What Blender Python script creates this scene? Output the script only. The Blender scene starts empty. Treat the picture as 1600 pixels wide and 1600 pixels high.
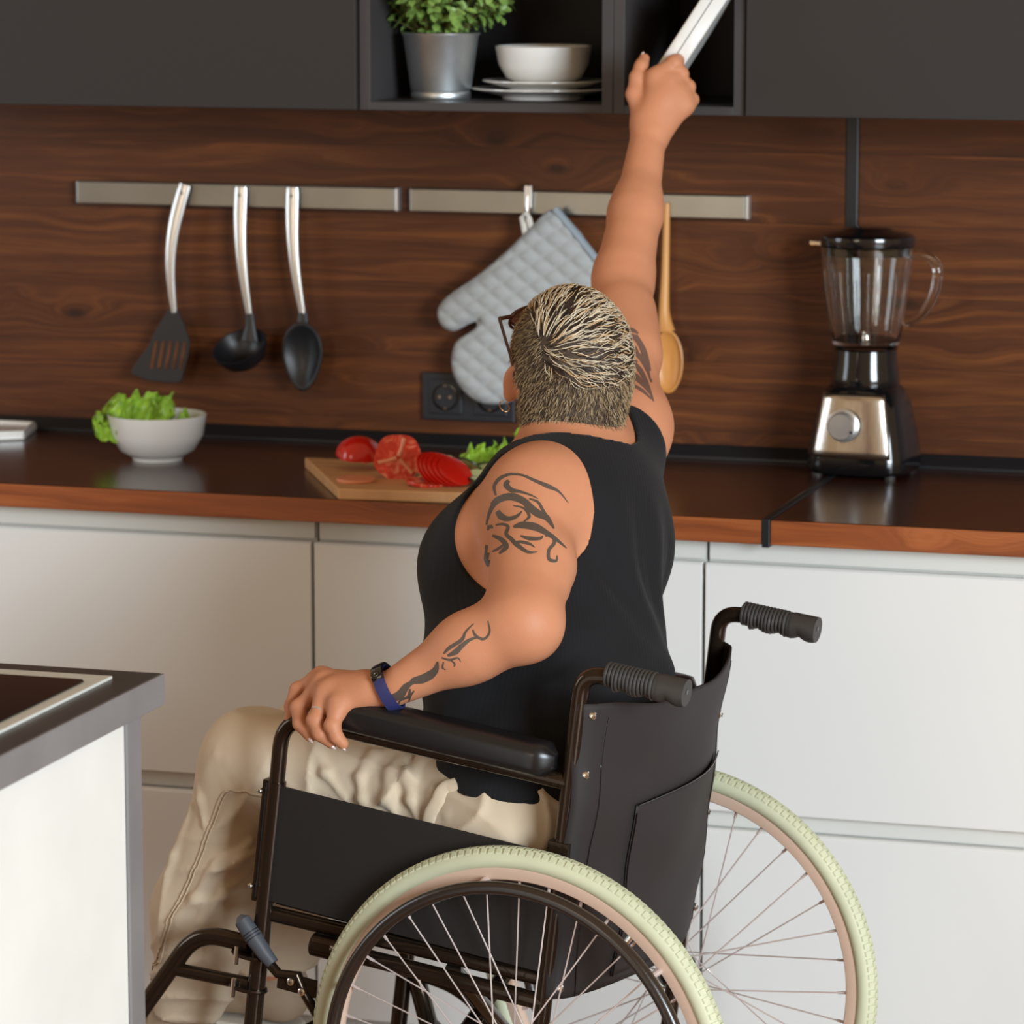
import bpy, math, random
import numpy as np
from mathutils import Vector, Matrix
from mathutils.bvhtree import BVHTree
from math import sin, cos, pi, radians, sqrt, atan2

S = bpy.context.scene
COL = S.collection
random.seed(7)

# ---------------------------------------------------------------- camera
cam = bpy.data.cameras.new('camera'); camo = bpy.data.objects.new('camera', cam); COL.objects.link(camo)
TH, PS = radians(9.1), radians(17.0)
fw = Vector((-sin(PS)*cos(TH), cos(PS)*cos(TH), -sin(TH)))
camo.location = (1.675, -6.098, 1.811)
camo.rotation_euler = fw.to_track_quat('-Z', 'Y').to_euler()
cam.sensor_width = 36.0; cam.lens = 5850/1600*36
cam.dof.use_dof = True; cam.dof.focus_distance = 4.95; cam.dof.aperture_fstop = 6.5
cam.clip_end = 60
S.camera = camo
# ---------------------------------------------------------------- world and lights
S.view_settings.view_transform = 'Standard'; S.view_settings.look = 'None'
S.view_settings.gamma = 1.0; S.view_settings.exposure = 0.0
w = bpy.data.worlds.new('world'); S.world = w; w.use_nodes = True
bg = w.node_tree.nodes['Background']; bg.inputs[0].default_value = (1.0, .67, .37, 1); bg.inputs[1].default_value = .44
def area(name, loc, aim, sx, sy, power, col):
    l = bpy.data.lights.new(name, 'AREA'); l.shape = 'RECTANGLE'; l.size = sx; l.size_y = sy
    l.energy = power; l.color = col
    o = bpy.data.objects.new(name, l); COL.objects.link(o); o.location = loc
    o.rotation_euler = (Vector(aim)-Vector(loc)).to_track_quat('-Z', 'Y').to_euler()
    return o
area('window_light_right', (6.4, -7.0, 2.3), (0, -.9, .9), 3.0, 2.8, 900, (.80, .92, 1.0))
area('fill_light_back', (-1.3, -7.2, 2.0), (.1, -.8, 1.0), 1.3, 2.2, 36, (1.0, .86, .68))  # added warm fill, not a window: warms the middle cabinet, brightens the steel rail

area('fill_light_left', (-3.4, -2.1, 1.7), (-1.2, -.6, .8), 1.1, 1.6, 26, (.74, .88, 1.0))  # invented cool fill without a known source, lifts the left base cabinets

# ---------------------------------------------------------------- materials
MATS = {}
def nt(name):
    m = bpy.data.materials.new(name); m.use_nodes = True; MATS[name] = m
    t = m.node_tree; return m, t, t.nodes['Principled BSDF']
def lin(c):
    return tuple(((x/255)/12.92 if x/255 <= .04045 else ((x/255+.055)/1.055)**2.4) for x in c)+(1,)
def node(t, kind, **kw):
    n = t.nodes.new(kind)
    for k, v in kw.items():
        if k.startswith('i_'): n.inputs[k[2:].replace('_', ' ')].default_value = v
        else: setattr(n, k, v)
    return n
def simple(name, rgb, rough=.5, metal=0, bump=0, bscale=200, var=0, vscale=8, spec=.5, coat=0, sheen=0, sss=0):
    m, t, b = nt(name); c = lin(rgb)
    b.inputs['Base Color'].default_value = c; b.inputs['Roughness'].default_value = rough
    b.inputs['Metallic'].default_value = metal; b.inputs['Specular IOR Level'].default_value = spec
    if coat: b.inputs['Coat Weight'].default_value = coat; b.inputs['Coat Roughness'].default_value = .1
    if sheen: b.inputs['Sheen Weight'].default_value = sheen
    if sss:
        b.inputs['Subsurface Weight'].default_value = sss; b.inputs['Subsurface Radius'].default_value = (1, .35, .2)
        b.inputs['Subsurface Scale'].default_value = .006
    tc = node(t, 'ShaderNodeTexCoord')
    if var:
        n = node(t, 'ShaderNodeTexNoise'); n.inputs['Scale'].default_value = vscale; n.inputs['Detail'].default_value = 4
        t.links.new(tc.outputs['Object'], n.inputs['Vector'])
        mr = node(t, 'ShaderNodeMapRange'); mr.inputs[1].default_value = .3; mr.inputs[2].default_value = .7
        mr.inputs[3].default_value = 1-var; mr.inputs[4].default_value = 1+var
        t.links.new(n.outputs[0], mr.inputs[0])
        mx = node(t, 'ShaderNodeVectorMath', operation='SCALE'); mx.inputs[0].default_value = c[:3]
        t.links.new(mr.outputs[0], mx.inputs['Scale']); t.links.new(mx.outputs[0], b.inputs['Base Color'])
    if bump:
        n2 = node(t, 'ShaderNodeTexNoise'); n2.inputs['Scale'].default_value = bscale; n2.inputs['Detail'].default_value = 3
        t.links.new(tc.outputs['Object'], n2.inputs['Vector'])
        bp = node(t, 'ShaderNodeBump'); bp.inputs['Strength'].default_value = bump; bp.inputs['Distance'].default_value = .002
        t.links.new(n2.outputs[0], bp.inputs['Height']); t.links.new(bp.outputs[0], b.inputs['Normal'])
    return m
def ramp(t, stops):
    r = node(t, 'ShaderNodeValToRGB'); e = r.color_ramp.elements
    while len(e) < len(stops): e.new(.5)
    for k, (p, c) in enumerate(stops): e[k].position = p; e[k].color = lin(c)
    return r
def wood(name, dark, mid, light, plank=.0, knots=True, rough=.4, coat=0, grain=1.0, axes=(0, 2), seed=0.0, spec=.5):
    """long grain along axes[0]; boards stacked along axes[1]"""
    m, t, b = nt(name); L = t.links.new
    tc = node(t, 'ShaderNodeTexCoord'); sp = node(t, 'ShaderNodeSeparateXYZ'); L(tc.outputs['Object'], sp.inputs[0])
    u, v = sp.outputs[axes[0]], sp.outputs[axes[1]]
    def mth(op, a, bb=None):
        n = node(t, 'ShaderNodeMath', operation=op)
        for i, x in enumerate((a, bb)):
            if x is None: continue
            if isinstance(x, (int, float)): n.inputs[i].default_value = x
            else: L(x, n.inputs[i])
        return n.outputs[0]
    if plank:
        idx = mth('FLOOR', mth('DIVIDE', v, plank)); fr = mth('FRACT', mth('DIVIDE', v, plank))
        wn = node(t, 'ShaderNodeTexWhiteNoise'); wn.noise_dimensions = '1D'; L(idx, wn.inputs['W']); rnd = wn.outputs['Value']
        off = mth('MULTIPLY', rnd, 37.0)
        seam = mth('LESS_THAN', fr, .012)
    else: off = 0.0; rnd = None; seam = None
    uu = mth('ADD', mth('ADD', u, off), seed)
    cb = node(t, 'ShaderNodeCombineXYZ'); L(uu, cb.inputs[0]); L(v, cb.inputs[1])
    # knots warp the grain
    vo = node(t, 'ShaderNodeTexVoronoi'); vo.feature = 'F1'; vo.inputs['Scale'].default_value = 1.0
    mp = node(t, 'ShaderNodeVectorMath', operation='MULTIPLY'); mp.inputs[1].default_value = (4.2, 10.5, 1); L(cb.outputs[0], mp.inputs[0]); L(mp.outputs[0], vo.inputs['Vector'])
    kd = vo.outputs['Distance']
    kn = mth('POWER', mth('SUBTRACT', 1.0, mth('MINIMUM', mth('MULTIPLY', kd, 2.0), 1.0)), 1.5) if knots else 0.0
    n1 = node(t, 'ShaderNodeTexNoise'); n1.inputs['Detail'].default_value = 3; n1.inputs['Scale'].default_value = 1
    m1 = node(t, 'ShaderNodeVectorMath', operation='MULTIPLY'); m1.inputs[1].default_value = (1.4, 11, 1); L(cb.outputs[0], m1.inputs[0]); L(m1.outputs[0], n1.inputs['Vector'])
    h = mth('ADD', mth('ADD', mth('MULTIPLY', v, 48*grain), mth('MULTIPLY', n1.outputs[0], 4.2*grain)), mth('MULTIPLY', kn, 3.0))
    cb2 = node(t, 'ShaderNodeCombineXYZ'); L(mth('MULTIPLY', uu, 1.2), cb2.inputs[0]); L(h, cb2.inputs[1])
    n2 = node(t, 'ShaderNodeTexNoise'); n2.inputs['Scale'].default_value = 1.3; n2.inputs['Detail'].default_value = 6; n2.inputs['Roughness'].default_value = .62
    L(cb2.outputs[0], n2.inputs['Vector'])
    # fine fibres
    n3 = node(t, 'ShaderNodeTexNoise'); n3.inputs['Scale'].default_value = 1; n3.inputs['Detail'].default_value = 2
    m3 = node(t, 'ShaderNodeVectorMath', operation='MULTIPLY'); m3.inputs[1].default_value = (14, 420, 1); L(cb.outputs[0], m3.inputs[0]); L(m3.outputs[0], n3.inputs['Vector'])
    f = mth('ADD', n2.outputs[0], mth('MULTIPLY', mth('SUBTRACT', n3.outputs[0], .5), .16))
    if rnd is not None: f = mth('ADD', f, mth('MULTIPLY', mth('SUBTRACT', rnd, .5), .22))
    r = ramp(t, [(.20, dark), (.50, mid), (.84, light)]); L(f, r.inputs[0])
    col = r.outputs[0]
    if knots:
        kr = mth('MULTIPLY', mth('LESS_THAN', kd, .5), 1.0)
        kc = node(t, 'ShaderNodeMapRange'); kc.inputs[1].default_value = .13; kc.inputs[2].default_value = .04; kc.inputs[3].default_value = 0; kc.inputs[4].default_value = .75; L(kd, kc.inputs[0])
        mxk = node(t, 'ShaderNodeMix', data_type='RGBA'); L(kc.outputs[0], mxk.inputs[0]); L(col, mxk.inputs[6]); mxk.inputs[7].default_value = lin(tuple(x*.62 for x in dark)); col = mxk.outputs[2]
    if seam is not None:
        mxs = node(t, 'ShaderNodeMix', data_type='RGBA'); L(mth('MULTIPLY', seam, .55), mxs.inputs[0]); L(col, mxs.inputs[6]); mxs.inputs[7].default_value = lin(tuple(x*.5 for x in dark)); col = mxs.outputs[2]
    L(col, b.inputs['Base Color']); b.inputs['Roughness'].default_value = rough
    b.inputs['Specular IOR Level'].default_value = spec
    if coat: b.inputs['Coat Weight'].default_value = coat; b.inputs['Coat Roughness'].default_value = .12
    bp = node(t, 'ShaderNodeBump'); bp.inputs['Strength'].default_value = .12; bp.inputs['Distance'].default_value = .0015
    L(f, bp.inputs['Height']); L(bp.outputs[0], b.inputs['Normal'])
    return m
M = MATS
wood('back_wood', (54, 26, 12), (83, 44, 21), (132, 76, 35), plank=.118, rough=.5, spec=.3)
wood('counter_top_wood', (36, 17, 11), (58, 30, 19), (84, 46, 28), knots=False, rough=.26, axes=(0, 1), coat=.25, grain=.7)
wood('counter_edge_wood', (96, 46, 22), (140, 74, 37), (180, 106, 58), knots=True, rough=.42, seed=3.1)
wood('board_wood', (178, 128, 84), (206, 158, 110), (226, 184, 138), knots=False, rough=.55, axes=(0, 1), grain=1.4)
wood('spoon_wood', (176, 112, 52), (206, 142, 74), (226, 168, 98), knots=False, rough=.42, axes=(2, 0), grain=1.2)
wood('floor_wood', (120, 82, 52), (158, 112, 74), (186, 142, 100), plank=.14, rough=.35, axes=(0, 1))
simple('white_lacquer', (222, 222, 220), .34, spec=.4)
simple('white_rail', (214, 212, 206), .4)
simple('gap_dark', (60, 56, 48), .8)
simple('charcoal', (48, 44, 42), .62, bump=.05, bscale=900, spec=.3)
simple('charcoal_frame', (62, 59, 60), .5, spec=.35)
simple('charcoal_inner', (36, 34, 37), .6, spec=.3)
simple('black_trim', (26, 27, 30), .45)
simple('wall_paint', (190, 184, 176), .8)
simple('steel', (156, 157, 154), .34, 1, var=.1, vscale=6, bump=.04, bscale=500)
simple('steel_bright', (216, 215, 213), .28, .8)
simple('chrome', (235, 233, 230), .12, 1)
simple('pot_zinc', (214, 220, 224), .42, 1, var=.08, vscale=30)
simple('black_plastic', (30, 31, 35), .38)
simple('black_gloss', (14, 14, 16), .13, coat=.4)
simple('porcelain', (232, 231, 228), .18, spec=.5, coat=.3)
simple('leaf_green', (122, 154, 76), .45, var=.35, vscale=60)
simple('stem_brown', (92, 84, 44), .7)
simple('soil', (48, 36, 26), .9)
simple('lettuce', (136, 176, 52), .42, var=.4, vscale=55, spec=.4)
simple('cucumber_skin', (34, 62, 26), .4)
simple('cucumber_flesh', (198, 204, 140), .35)
simple('tomato_skin', (206, 34, 22), .18, coat=.3)
simple('tomato_core', (226, 150, 112), .4)
simple('mitt_cloth', (166, 168, 168), .85, bump=.15, bscale=700, sheen=.2)
simple('mitt_trim', (146, 154, 162), .85)
simple('white_tape', (214, 210, 200), .8)
simple('socket_black', (30, 33, 40), .42)
simple('chair_tube', (58, 46, 37), .15, .7)
simple('chair_vinyl', (44, 39, 39), .62, bump=.25, bscale=1400, spec=.3)
simple('panel_black', (36, 32, 31), .6, bump=.08, bscale=900, spec=.3)
simple('pad_black', (24, 23, 25), .3)
simple('grip_rubber', (52, 49, 47), .52)
simple('brake_grey', (74, 77, 84), .4)
simple('tire_green', (198, 200, 170), .6, var=.06, vscale=12)
simple('rim_beige', (206, 176, 156), .42, var=.03)
simple('handrim', (40, 30, 25), .24, coat=.3, bump=.12, bscale=900)
simple('spoke', (222, 208, 204), .3, .45)
simple('island_white', (232, 230, 224), .5, var=.05, vscale=5)
simple('island_frame', (126, 122, 122), .5, var=.1, vscale=9)
simple('island_top', (70, 64, 62), .35, var=.12, vscale=9)
simple('hob_glass', (14, 12, 12), .08, coat=.3)
simple('hob_frame', (214, 214, 206), .35)
simple('paper', (226, 222, 212), .7)
simple('book_cover', (226, 226, 224), .3, coat=.2)
simple('blue_band', (40, 44, 92), .45)
simple('gold', (232, 196, 150), .2, 1)
simple('glasses_brown', (66, 36, 26), .25)
simple('nail', (240, 220, 212), .25, coat=.5)
simple('eye_white', (232, 228, 224), .2)
simple('eye_dark', (36, 24, 18), .1)
simple('tattoo_ink', (84, 72, 64), .5)
simple('tattoo_faded', (112, 84, 72), .5)
simple('canvas_shoe', (170, 148, 124), .7, bump=.2, bscale=600)
simple('sole_white', (206, 200, 188), .6)
simple('skin', (195, 132, 98), .54, bump=.16, bscale=420, var=.08, vscale=9, sss=.12, spec=.36)
def glass_mat():
    m, t, b = nt('glass'); b.inputs['Base Color'].default_value = (.97, .98, .97, 1); b.inputs['Roughness'].default_value = .02
    b.inputs['Transmission Weight'].default_value = 1; b.inputs['IOR'].default_value = 1.42
glass_mat()
def brushed(name, rgb, rough):   # steel brushed in vertical streaks
    m, t, b = nt(name); b.inputs['Metallic'].default_value = 1; b.inputs['Base Color'].default_value = lin(rgb)
    b.inputs['Roughness'].default_value = rough
    tc = node(t, 'ShaderNodeTexCoord'); mp = node(t, 'ShaderNodeVectorMath', operation='MULTIPLY'); mp.inputs[1].default_value = (260, 260, 3)
    n = node(t, 'ShaderNodeTexNoise'); n.inputs['Scale'].default_value = 1; bp = node(t, 'ShaderNodeBump'); bp.inputs['Strength'].default_value = .25; bp.inputs['Distance'].default_value = .001
    L = t.links.new; L(tc.outputs['Object'], mp.inputs[0]); L(mp.outputs[0], n.inputs['Vector']); L(n.outputs[0], bp.inputs['Height']); L(bp.outputs[0], b.inputs['Normal'])
brushed('brushed_steel', (212, 206, 198), .24)
def knit():   # ribbed jersey, ribs follow the height
    m, t, b = nt('ribbed_black'); b.inputs['Base Color'].default_value = lin((21, 21, 24)); b.inputs['Roughness'].default_value = .85
    b.inputs['Sheen Weight'].default_value = .06; b.inputs['Specular IOR Level'].default_value = .25
    tc = node(t, 'ShaderNodeTexCoord'); wv = node(t, 'ShaderNodeTexWave'); wv.wave_type = 'BANDS'; wv.bands_direction = 'DIAGONAL'
    mp = node(t, 'ShaderNodeVectorMath', operation='MULTIPLY'); mp.inputs[1].default_value = (1.15, .9, -.25)
    wv.inputs['Scale'].default_value = 75; wv.inputs['Distortion'].default_value = .6; wv.inputs['Detail'].default_value = 1
    bp = node(t, 'ShaderNodeBump'); bp.inputs['Strength'].default_value = .22; bp.inputs['Distance'].default_value = .001
    L = t.links.new; L(tc.outputs['Object'], mp.inputs[0]); L(mp.outputs[0], wv.inputs['Vector']); L(wv.outputs[1], bp.inputs['Height']); L(bp.outputs[0], b.inputs['Normal'])
knit()
simple('trouser_cloth', (204, 184, 158), .8, bump=.12, bscale=1500, sheen=.15, var=.03, vscale=20)
simple('stitch', (150, 122, 94), .85)
def hair_mat(name, sub):
    m, t, b = nt(name); b.inputs['Roughness'].default_value = .4
    a = node(t, 'ShaderNodeAttribute'); a.attribute_name = 'col'; t.links.new(a.outputs['Color'], b.inputs['Base Color'])
    b.inputs['Specular IOR Level'].default_value = .3
hair_mat('hair', 0)
simple('hair_base', (66, 52, 40), .7, bump=.6, bscale=500)
def tomato_cut():
    m, t, b = nt('tomato_cut'); L = t.links.new
    tc = node(t, 'ShaderNodeTexCoord'); n = node(t, 'ShaderNodeTexNoise'); n.inputs['Scale'].default_value = 45; n.inputs['Detail'].default_value = 3; n.inputs['Distortion'].default_value = 1.2
    r = ramp(t, [(.3, (188, 34, 18)), (.5, (214, 66, 44)), (.66, (232, 142, 112))]); L(tc.outputs['Object'], n.inputs['Vector']); L(n.outputs[0], r.inputs[0]); L(r.outputs[0], b.inputs['Base Color'])
    b.inputs['Roughness'].default_value = .22
tomato_cut()

# ---------------------------------------------------------------- mesh helpers
class MB:
    def __init__(s): s.v = []; s.f = []
    def add(s, vs, fs):
        o = len(s.v); s.v += [tuple(p) for p in vs]; s.f += [tuple(i+o for i in q) for q in fs]; return s
    def box(s, a, b, R=None, c=None):
        vs = [(x, y, z) for x in (a[0], b[0]) for y in (a[1], b[1]) for z in (a[2], b[2])]
        if R is not None: vs = [tuple(R @ Vector(p) + Vector(c or (0, 0, 0))) for p in vs]
        return s.add(vs, [(0, 1, 3, 2), (4, 6, 7, 5), (0, 4, 5, 1), (2, 3, 7, 6), (0, 2, 6, 4), (1, 5, 7, 3)])
    def tube(s, path, r, n=14, cap=True, closed=False, flat=None, smooth=0):
        P = [Vector(p) for p in path]
        if smooth and len(P) > 2: P, r = spline(P, r, smooth)
        k = len(P); rs = r if hasattr(r, '__len__') else [r]*k
        up = None; rings = []
        for i in range(k):
            if closed: d = P[(i+1) % k]-P[i-1]
            else: d = P[min(i+1, k-1)]-P[max(i-1, 0)]
            d.normalize()
            if up is None:
                up = Vector((0, 0, 1)) if abs(d.z) < .9 else Vector((1, 0, 0))
                if flat is not None: up = Vector(flat)
            x = up-d*up.dot(d)
            if x.length < 1e-6: x = d.orthogonal()
            x.normalize(); up = x; y = d.cross(x); ry = rs[i]
            if isinstance(ry, tuple): ra, rb = ry
            else: ra = rb = ry
            rings.append([P[i]+x*cos(2*pi*j/n)*ra+y*sin(2*pi*j/n)*rb for j in range(n)])
        vs = [p for q in rings for p in q]; fs = []
        for i in range(k if closed else k-1):
            a, b = i*n, ((i+1) % k)*n
            for j in range(n): fs.append((a+j, a+(j+1) % n, b+(j+1) % n, b+j))
        if cap and not closed: fs.append(tuple(range(n-1, -1, -1))); fs.append(tuple((k-1)*n+j for j in range(n)))
        return s.add(vs, fs)
    def lathe(s, prof, n=40, c=(0, 0, 0), R=None, sx=1, sy=1):
        vs = []; fs = []; k = len(prof)
        for j in range(n):
            a = 2*pi*j/n
            for (r, z) in prof:
                p = Vector((r*cos(a)*sx, r*sin(a)*sy, z))
                if R is not None: p = R @ p
                vs.append(p+Vector(c))
        for j in range(n):
            for i in range(k-1):
                a, b = j*k+i, ((j+1) % n)*k+i
                fs.append((a, b, b+1, a+1))
        return s.add(vs, fs)
    def prism(s, outline, d0, d1, fn):
        k = len(outline); vs = [fn(x, y, d0) for x, y in outline]+[fn(x, y, d1) for x, y in outline]
        return s.add(vs, [tuple(range(k))[::-1], tuple(range(k, 2*k))]+[(i, (i+1) % k, k+(i+1) % k, k+i) for i in range(k)])
    def grid(s, fn, nu, nv, closed_u=False):
        vs = [fn(i/(nu if closed_u else nu-1), j/(nv-1)) for i in range(nu) for j in range(nv)]; fs = []
        for i in range(nu if closed_u else nu-1):
            for j in range(nv-1):
                a = i*nv+j; b = ((i+1) % nu)*nv+j
                fs.append((a, b, b+1, a+1))
        return s.add(vs, fs)
    def ball(s, c, r, n=16, R=None):
        rr = r if hasattr(r, '__len__') else (r, r, r)
        def f(u, v):
            a, b = 2*pi*u, pi*(v-.5)
            p = Vector((rr[0]*cos(a)*cos(b), rr[1]*sin(a)*cos(b), rr[2]*sin(b)))
            if R is not None: p = R @ p
            return p+Vector(c)
        return s.grid(f, n, n//2+1, True)
def spline(P, r, m):
    out = []; rr = []; k = len(P); rs = list(r) if hasattr(r, '__len__') else [r]*k
    for i in range(k-1):
        p0, p1, p2, p3 = P[max(i-1, 0)], P[i], P[i+1], P[min(i+2, k-1)]
        for j in range(m):
            t = j/m
            out.append(.5*((2*p1)+(p2-p0)*t+(2*p0-5*p1+4*p2-p3)*t*t+(3*p1-p0-3*p2+p3)*t**3))
            rr.append(rs[i]*(1-t)+rs[i+1]*t)
    out.append(P[-1]); rr.append(rs[-1]); return out, rr
def fillet(P, rad, m=6):
    P = [Vector(p) for p in P]; out = [P[0]]
    for i in range(1, len(P)-1):
        a, b, c = P[i-1], P[i], P[i+1]; d1 = (a-b).normalized(); d2 = (c-b).normalized()
        l = min(rad, (a-b).length*.49, (c-b).length*.49); s0, s1 = b+d1*l, b+d2*l
        for j in range(m+1):
            t = j/m; out.append((1-t)**2*s0+2*t*(1-t)*b+t*t*s1)
    out.append(P[-1]); return out
def build(name, mb, mat, parent=None, bevel=0, seg=2, smooth=True, angle=35, subs=0, mats=None, mi=None, solid=0):
    me = bpy.data.meshes.new(name)
    me.from_pydata([tuple(v) for v in mb.v], [], mb.f); me.update()
    ms = mats or [mat]
    for x in ms: me.materials.append(M[x])
    if mi is not None: me.polygons.foreach_set('material_index', mi)
    if smooth:
        me.polygons.foreach_set('use_smooth', [True]*len(me.polygons)); me.set_sharp_from_angle(angle=radians(angle))
    o = bpy.data.objects.new(name, me); COL.objects.link(o)
    if parent is not None: o.parent = parent
    if bevel:
        b = o.modifiers.new('bevel', 'BEVEL'); b.width = bevel; b.segments = seg; b.limit_method = 'ANGLE'; b.angle_limit = radians(40)
    if solid:
        b = o.modifiers.new('solid', 'SOLIDIFY'); b.thickness = solid; b.offset = 0
    if subs:
        b = o.modifiers.new('sub', 'SUBSURF'); b.levels = subs; b.render_levels = subs
    return o
def recalc(o):
    import bmesh
    bm = bmesh.new(); bm.from_mesh(o.data); bmesh.ops.recalc_face_normals(bm, faces=bm.faces); bm.to_mesh(o.data); bm.free()
def tag(o, label=None, cat=None, group=None, kind=None):
    if label: o['label'] = label
    if cat: o['category'] = cat
    if group: o['group'] = group
    if kind: o['kind'] = kind
    return o
def empty(name, loc=(0, 0, 0), rz=0, **k):
    o = bpy.data.objects.new(name, None); COL.objects.link(o); o.location = loc; o.rotation_euler = (0, 0, rz); o.empty_display_size = .05
    return tag(o, **k)
def copy_tree(o, parent=None):
    c = o.copy(); COL.objects.link(c); c.parent = parent
    for ch in list(o.children): copy_tree(ch, c)
    return c
def rot(ax, deg): return Matrix.Rotation(radians(deg), 3, ax)
def box(name, a, b, mat, parent=None, bevel=.0015, seg=2, **k):
    return build(name, MB().box(a, b), mat, parent, bevel=bevel, seg=seg, smooth=False, **k)

# ================================================================ setting
XL, XR = -2.4, 2.3
tag(box('wall_back', (XL, .0205, 0), (XR, .14, 2.7), 'wall_paint', bevel=0), kind='structure')
tag(box('floor', (XL-1, -7.2, -.05), (XR+3, .02, 0), 'floor_wood', bevel=0), kind='structure')
# wood panels behind the counter, with the black strip between them
tag(box('backsplash_panel', (XL, 0, .9), (.389, .02, 1.52), 'back_wood', bevel=0), 'long dark stained knotty wood panel on the wall left of the black joint strip', 'backsplash')
tag(box('backsplash_panel', (.411, 0, .9), (XR, .02, 1.52), 'back_wood', bevel=0), 'shorter dark stained wood panel on the wall behind the blender, right of the black strip', 'backsplash')
tag(box('joint_strip', (.390, -.004, .925), (.410, .0, 1.52), 'black_trim', bevel=.002), 'narrow black vertical strip between the two wood wall panels', 'joint strip')
def worktop(x0, x1, label):
    e = empty('worktop', (x0, -.31, .862), label=label, cat='worktop')
    o = build('top', MB().box((0, -.308, .006), (x1-x0, .31, .038)), 'counter_top_wood', e, bevel=.002, smooth=False)
    o2 = build('edge_band', MB().box((0, -.3115, 0), (x1-x0, -.3075, .0375)), 'counter_edge_wood', e, bevel=.0015, smooth=False)
    return e
worktop(XL, .3975, 'long dark brown glossy wooden worktop carrying the chopping board')
worktop(.4105, XR, 'right hand dark brown wooden worktop in front of the seam under the blender')
tag(box('joint_strip', (.398, -.624, .858), (.410, -.02, .9015), 'black_trim', bevel=.001), 'black joint strip running back across the worktop with a square front end', 'joint strip')
mb = MB().prism([(0, .9), (0, .922), (-.006, .922), (-.03, .905), (-.03, .9)], XL, XR, lambda y, z, x: (x, y, z))
tag(build('upstand_trim', mb, 'black_trim', smooth=False, bevel=.001), 'long black sealing strip where the worktop meets the wood wall', 'sealing strip')

# base cabinets: three handleless units
def base_unit(x0, x1, label):
    e = empty('base_cabinet', ((x0+x1)/2, -.3, 0), label=label, cat='kitchen cabinet', group='white base cabinets')
    h = (x1-x0)/2
    b = MB().box((-h+.001, -.27, .1), (h-.001, .28, .862)); build('carcass', b, 'white_rail', e, smooth=False)
    build('toe_kick', MB().box((-h, -.24, 0), (h, -.225, .1)), 'white_rail', e, smooth=False)
    def front(z0, z1):
        # front with a slanted grip edge along its top
        pr = [(-.30, z0), (-.30, z1-.004), (-.296, z1), (-.286, z1), (-.282, z1-.012), (-.282, z0)]
        m_ = MB().prism(pr, -h+.0018, h-.0018, lambda y, z, x: (x, y, z))
        return build('drawer_front', m_, 'white_lacquer', e, smooth=False, bevel=.001)
    front(.437, .826); front(.05, .408)
    build('grip_channel', MB().box((-h+.003, -.2775, .828), (h-.003, -.268, .861)), 'white_rail', e, smooth=False)
    build('grip_channel', MB().box((-h+.003, -.2775, .408), (h-.003, -.268, .4365)), 'white_rail', e, smooth=False)
    return e
base_unit(-1.61, -.974, 'white cabinet mostly outside the left edge behind the island')
base_unit(-.972, -.3375, 'white handleless base cabinet under the salad bowl, left of the wheelchair')
base_unit(-.3355, .3005, 'white handleless base cabinet directly behind the seated person')
base_unit(.3025, .938, 'white handleless base cabinet under the blender, right of the wheelchair')
base_unit(.94, 1.576, 'white cabinet outside the right edge of the picture')

base_unit(1.578, 2.214, 'white cabinet at the far right end, well outside the picture')
# upper cabinets
def upper_door(x0, x1, label):
    e = empty('wall_cabinet', ((x0+x1)/2, -.18, 1.496), label=label, cat='kitchen cabinet')
    h = (x1-x0)/2
    build('carcass', MB().box((-h, -.17, .004), (h, .18, .74)), 'charcoal_inner', e, smooth=False)
    build('door', MB().box((-h+.0015, -.190, 0), (h-.0015, -.172, .74)), 'charcoal', e, smooth=False, bevel=.0015)
upper_door(-1.22, -.338, 'dark charcoal wall cabinet with a flat door, left of the open shelves')
upper_door(.3035, 1.5, 'dark charcoal wall cabinet with a flat door, above the blender')
def open_unit(x0, x1, label):
    e = empty('open_shelf_unit', ((x0+x1)/2, -.18, 1.496), label=label, cat='shelf unit'); h = (x1-x0)/2
    def p(n, a, b, m='charcoal_frame'): return build(n, MB().box(a, b), m, e, smooth=False, bevel=.0008)
    p('side_panel', (-h, -.18, 0), (-h+.018, .18, .74)); p('side_panel', (h-.018, -.18, 0), (h, .18, .74))
    p('bottom_shelf', (-h+.018, -.18, 0), (h-.018, .18, .0135)); p('top_panel', (-h+.018, -.18, .72), (h-.018, .18, .74))
    p('shelf', (-h+.018, -.17, .36), (h-.018, .165, .378)); p('back_panel', (-h+.018, .168, .0135), (h-.018, .178, .72), 'charcoal_inner')
open_unit(-.3365, .0875, 'dark open shelf unit holding the potted plant and white crockery')
open_unit(.0885, .3015, 'narrow dark open shelf unit the person is reaching into')

# ================================================================ wall rails and utensils
def rail(x0, x1, label):
    e = empty('magnetic_rail', ((x0+x1)/2, -.0, 1.325), label=label, cat='utensil rail', group='steel magnetic rails'); h = (x1-x0)/2
    build('bar', MB().box((-h, -.020, -.0205), (h-.006, 0, .0205)), 'steel', e, smooth=False, bevel=.003, seg=3)
    build('end_cap', MB().box((h-.006, -.021, -.0205), (h, 0, .0205)), 'steel_bright', e, smooth=False, bevel=.0025, seg=3)
rail(-.985, -.387, 'brushed steel magnetic rail holding the spatula, ladle and spoon')
rail(-.367, .229, 'brushed steel magnetic rail with the oven mitt, behind the raised arm')

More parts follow.
